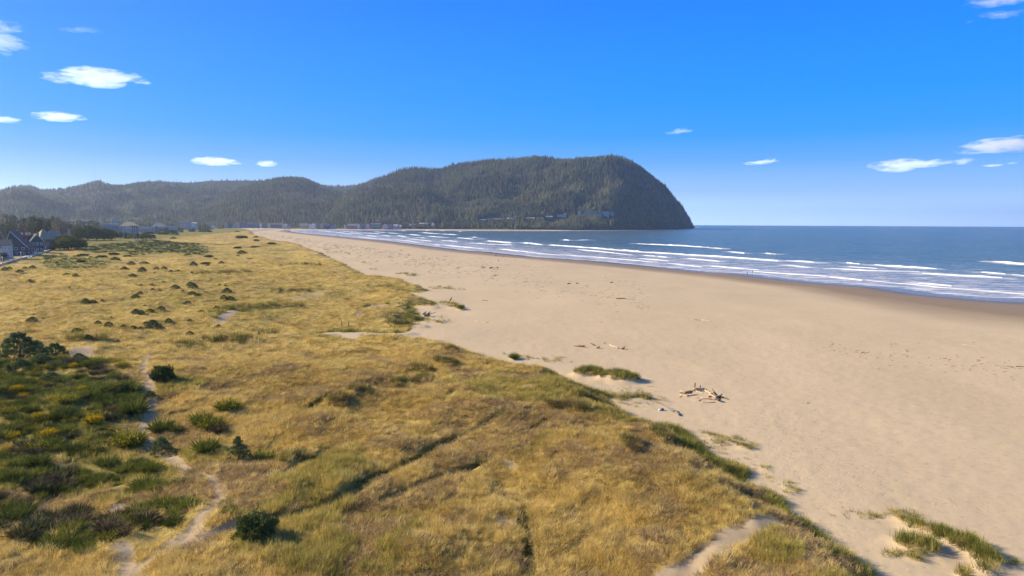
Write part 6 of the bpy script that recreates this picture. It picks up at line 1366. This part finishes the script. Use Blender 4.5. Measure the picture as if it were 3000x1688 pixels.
for a in [(2189.5, 803.5, 1.75, 2.6, (.22, .2, .02), 'slate', 'black', 'person in a dark slate jacket at the water edge, left of a pair'), (2204, 802.5, 1.85, .3, (.12, .1, .0), 'black', 'navy', 'person all in black at the water edge, right of a pair'),
          (1452, 751, 1.8, .2, (.1, .1, .0), 'brown', 'black', 'left person of the close pair on the wet sand far up the beach'), (1455.4, 751, 1.7, .2, (.2, .2, .0), 'brown', 'grey', 'right person of the close pair on the wet sand far up the beach'),
          (1460, 768, 1.8, .2, (.3, .25, .14), 'brown', 'grey', 'person leaning forward while walking alone on the dry sand'), (1173, 736.5, 1.85, .2, (.2, .2, .0), 'grey', 'black', 'left one of two distant people standing on the pale sand'), (1177.5, 736.5, 1.7, .2, (.1, .1, .0), 'black', 'black', 'right one of two distant people standing on the pale sand'),
          (86, 757.5, 1.75, 1.2, (.2, .2, .0), 'grey', 'navy', 'person walking on the promenade past the middle lamp post')]:
    person(*a)
def dog(px, py, rz, fur, label):
    V, Fc = joined([tube((-.33, 0, .48), (.28, 0, .50), .13, .16, 8), tube((.26, 0, .54), (.44, 0, .70), .10, .08, 8), tube((.40, 0, .72), (.62, 0, .68), .085, .04, 8), tube((-.33, 0, .52), (-.58, 0, .66), .035, .015, 5)] +
                   [tube((x, y, .44), (x + kx, y, .24), .065, .04, 6) for x, y, kx in ((.24, .08, -.02), (.24, -.08, -.02), (-.28, .08, -.06), (-.28, -.08, -.06))] + [tube((x + kx, y, .24), (x + .01, y, 0), .035, .03, 6) for x, y, kx in ((.24, .08, -.02), (.24, -.08, -.02), (-.28, .08, -.06), (-.28, -.08, -.06))])
    r = empty('dog', ground(px, py), rz, label, 'dog'); obj('body', new_mesh('dog_body', V, Fc, fur, True), r)
    for y in (-.05, .05): obj('ear', new_mesh('ear', [(.42, y, .78), (.38, y, .88), (.46, y * 1.8, .80)], [[0, 1, 2]], fur), r)
dog(1473, 752, 2.5, cloth['brown'], 'small brown dog on the wet sand right of the close pair'); dog(1478, 767.5, .3, M['polew'], 'pale dog on the sand right of the lone walker')

# ================================================================== clouds (real volumes high above) and haze
def cloud(pts, w_px, label, alt=1400., dens=.012, thick=.35, seed=0, name='cloud'):
    """pts: picture points along the cloud's length, with half heights"""
    L = []; 
    cx = sum(p[0] for p in pts) / len(pts); cy = sum(p[1] for p in pts) / len(pts); az, te = azel(cx, cy); D = (alt - CAMZ) / float(te); c = Vector((D * math.sin(az), D * math.cos(az), alt)); s = D / F
    g = random.Random(seed); V = []; Fc = []
    for px, py, hh, hw in pts:
        a2, t2 = azel(px, py); p = Vector((D * math.sin(a2), D * math.cos(a2), CAMZ + D * float(t2))) - c; v, f = ball((0, 0, 0), 1, 14, 8)
        rx = hw * s; rz_ = hh * s * .95; ry = rx * .6; an = -float(a2); v = [(p.x + (q[0] * rx * math.cos(an) - q[1] * ry * math.sin(an)), p.y + (q[0] * rx * math.sin(an) + q[1] * ry * math.cos(an)), p.z + q[2] * rz_) for q in v]
        L.append((v, f))
    V, Fc = joined(L); me = new_mesh('cloud', V, Fc, [])
    o = obj(name, me, None, c)
    rm = o.modifiers.new('merge', 'REMESH'); rm.mode = 'VOXEL'; rm.voxel_size = max(6., min(q[2] for q in pts) * s * .45)
    k = bpy.data.materials.new('cloud_vapour'); k.use_nodes = True; t = k.node_tree; t.nodes.clear(); out = t.nodes.new('ShaderNodeOutputMaterial'); pv = t.nodes.new('ShaderNodeVolumePrincipled')
    fall = None; tcn = t.nodes.new('ShaderNodeTexCoord'); mp = t.nodes.new('ShaderNodeMapping'); mean = sum(q[2] for q in pts) / len(pts) * s; mp.inputs['Scale'].default_value = (.42 / mean, .42 / mean, 1.6 / mean)
    nz = t.nodes.new('ShaderNodeTexNoise'); nz.inputs['Scale'].default_value = .9; nz.inputs['Detail'].default_value = 5; nz.inputs['Roughness'].default_value = .6
    t.links.new(tcn.outputs['Object'], mp.inputs[0]); t.links.new(mp.outputs[0], nz.inputs['Vector']); mr = t.nodes.new('ShaderNodeMapRange'); mr.inputs['From Min'].default_value = 1.08; mr.inputs['From Max'].default_value = 2.0; mr.inputs['To Max'].default_value = dens / max(1, mean / 60) * 1.0
    vs = t.nodes.new('ShaderNodeVectorMath'); vs.operation = 'MULTIPLY_ADD'; vs.inputs[1].default_value = (2, 2, 2); vs.inputs[2].default_value = (-1, -1, -1); t.links.new(tcn.outputs['Generated'], vs.inputs[0])
    ln = t.nodes.new('ShaderNodeVectorMath'); ln.operation = 'LENGTH'; t.links.new(vs.outputs[0], ln.inputs[0]); m1 = t.nodes.new('ShaderNodeMath'); m1.operation = 'MULTIPLY_ADD'; t.links.new(ln.outputs['Value'], m1.inputs[0]); m1.inputs[1].default_value = -.75; m1.inputs[2].default_value = .42
    m2 = t.nodes.new('ShaderNodeMath'); m2.operation = 'MULTIPLY_ADD'; t.links.new(nz.outputs['Fac'], m2.inputs[0]); m2.inputs[1].default_value = 2.9; t.links.new(m1.outputs[0], m2.inputs[2])
    t.links.new(m2.outputs[0], mr.inputs['Value']); t.links.new(mr.outputs[0], pv.inputs['Density']); pv.inputs['Color'].default_value = (1, 1, 1, 1); pv.inputs['Anisotropy'].default_value = 0.0
    pv.inputs['Emission Strength'].default_value = 0; t.links.new(pv.outputs[0], out.inputs['Volume']); me.materials.append(k)
    return tag(o, label, 'cloud', 'small white clouds in the blue sky')
CL = [([(170, 228, 14, 46), (215, 224, 18, 50), (270, 212, 15, 60), (310, 222, 18, 70), (280, 240, 15, 70), (360, 225, 14, 55), (400, 236, 8, 40), (440, 246, 5, 22)], .9, 'largest puffy white cloud at the upper left, tapering to the right', 1.0),
      ([(5, 78, 12, 50), (30, 72, 6, 45), (5, 110, 10, 40), (0, 130, 12, 60), (30, 122, 6, 45), (5, 155, 10, 22)], .5, 'ragged cloud cut off by the left picture edge', .45), ([(200, 88, 4, 36), (265, 88, 5, 34), (308, 102, 3, 10)], .4, 'thin pale wisp of cloud above the largest one', .3),
      ([(172, 342, 12, 62), (170, 338, 10, 36), (150, 348, 6, 46)], .9, 'almond shaped white cloud on the left below the largest one', .8), ([(10, 350, 8, 44)], .6, 'small white cloud cut off at the left edge beside the almond shaped one', .6),
      ([(626, 473, 12, 64), (632, 468, 9, 38), (640, 478, 6, 62)], .9, 'white lens shaped cloud above the inland hills', 1.0), ([(780, 480, 9, 34), (790, 476, 7, 20)], .9, 'smaller lens shaped cloud right of the bigger one above the hills', .9),
      ([(1968, 390, 4, 24), (2000, 382, 7, 26), (2022, 384, 6, 14)], .5, 'thin white wisp over the right end of the headland', .5), ([(2200, 479, 5, 26), (2235, 476, 6, 24), (2262, 470, 7, 22)], .7, 'slim white cloud alone over the sea right of the headland', .8),
      ([(2580, 486, 12, 36), (2640, 480, 14, 60), (2620, 497, 9, 46), (2700, 482, 9, 46), (2760, 474, 8, 36)], .8, 'long white cloud low over the sea at the right', .8), ([(2830, 446, 8, 40), (2880, 434, 14, 60), (2920, 418, 12, 60), (2960, 428, 18, 80), (3010, 412, 16, 50)], .9, 'biggest cloud at the right, cut off by the picture edge', .8),
      ([(2820, 474, 8, 22), (2840, 466, 6, 14)], .6, 'small fluffy scrap between the two larger clouds at the right', .5), ([(2908, 485, 4, 26)], .6, 'flat little cloud below the biggest right hand cloud', .5), ([(2965, 478, 3.5, 14)], .6, 'tiny cloud scrap near the right edge below the biggest cloud', .4),
      ([(2860, 5, 9, 36), (2910, 6, 11, 50), (2980, -2, 9, 60)], .6, 'cloud cut off by the top right corner of the picture', .7), ([(2900, 42, 6, 34), (2950, 44, 7, 38), (2995, 33, 4, 20)], .5, 'streaky pale cloud just below the top right corner', .4), ([(2842, 64, 4, 12)], .4, 'tiniest pale wisp left of the streaky cloud at the top right', .3)]
for i, (pts, a, lb, den) in enumerate(CL): cloud(pts, 0, lb, dens=.014 * den, seed=i)

k = bpy.data.materials.new('haze_air'); k.use_nodes = True; t = k.node_tree; t.nodes.clear(); out = t.nodes.new('ShaderNodeOutputMaterial'); pv = t.nodes.new('ShaderNodeVolumePrincipled')
pv.inputs['Color'].default_value = (.68, .81, 1.0, 1); pv.inputs['Density'].default_value = HAZE_D; pv.inputs['Anisotropy'].default_value = .6; t.links.new(pv.outputs[0], out.inputs['Volume'])
tag(boxes('haze', [(-19900, 19900, -1500, 19900, -60, 405)], k), 'thin bluish morning haze over the whole shore', 'haze', None, 'stuff')
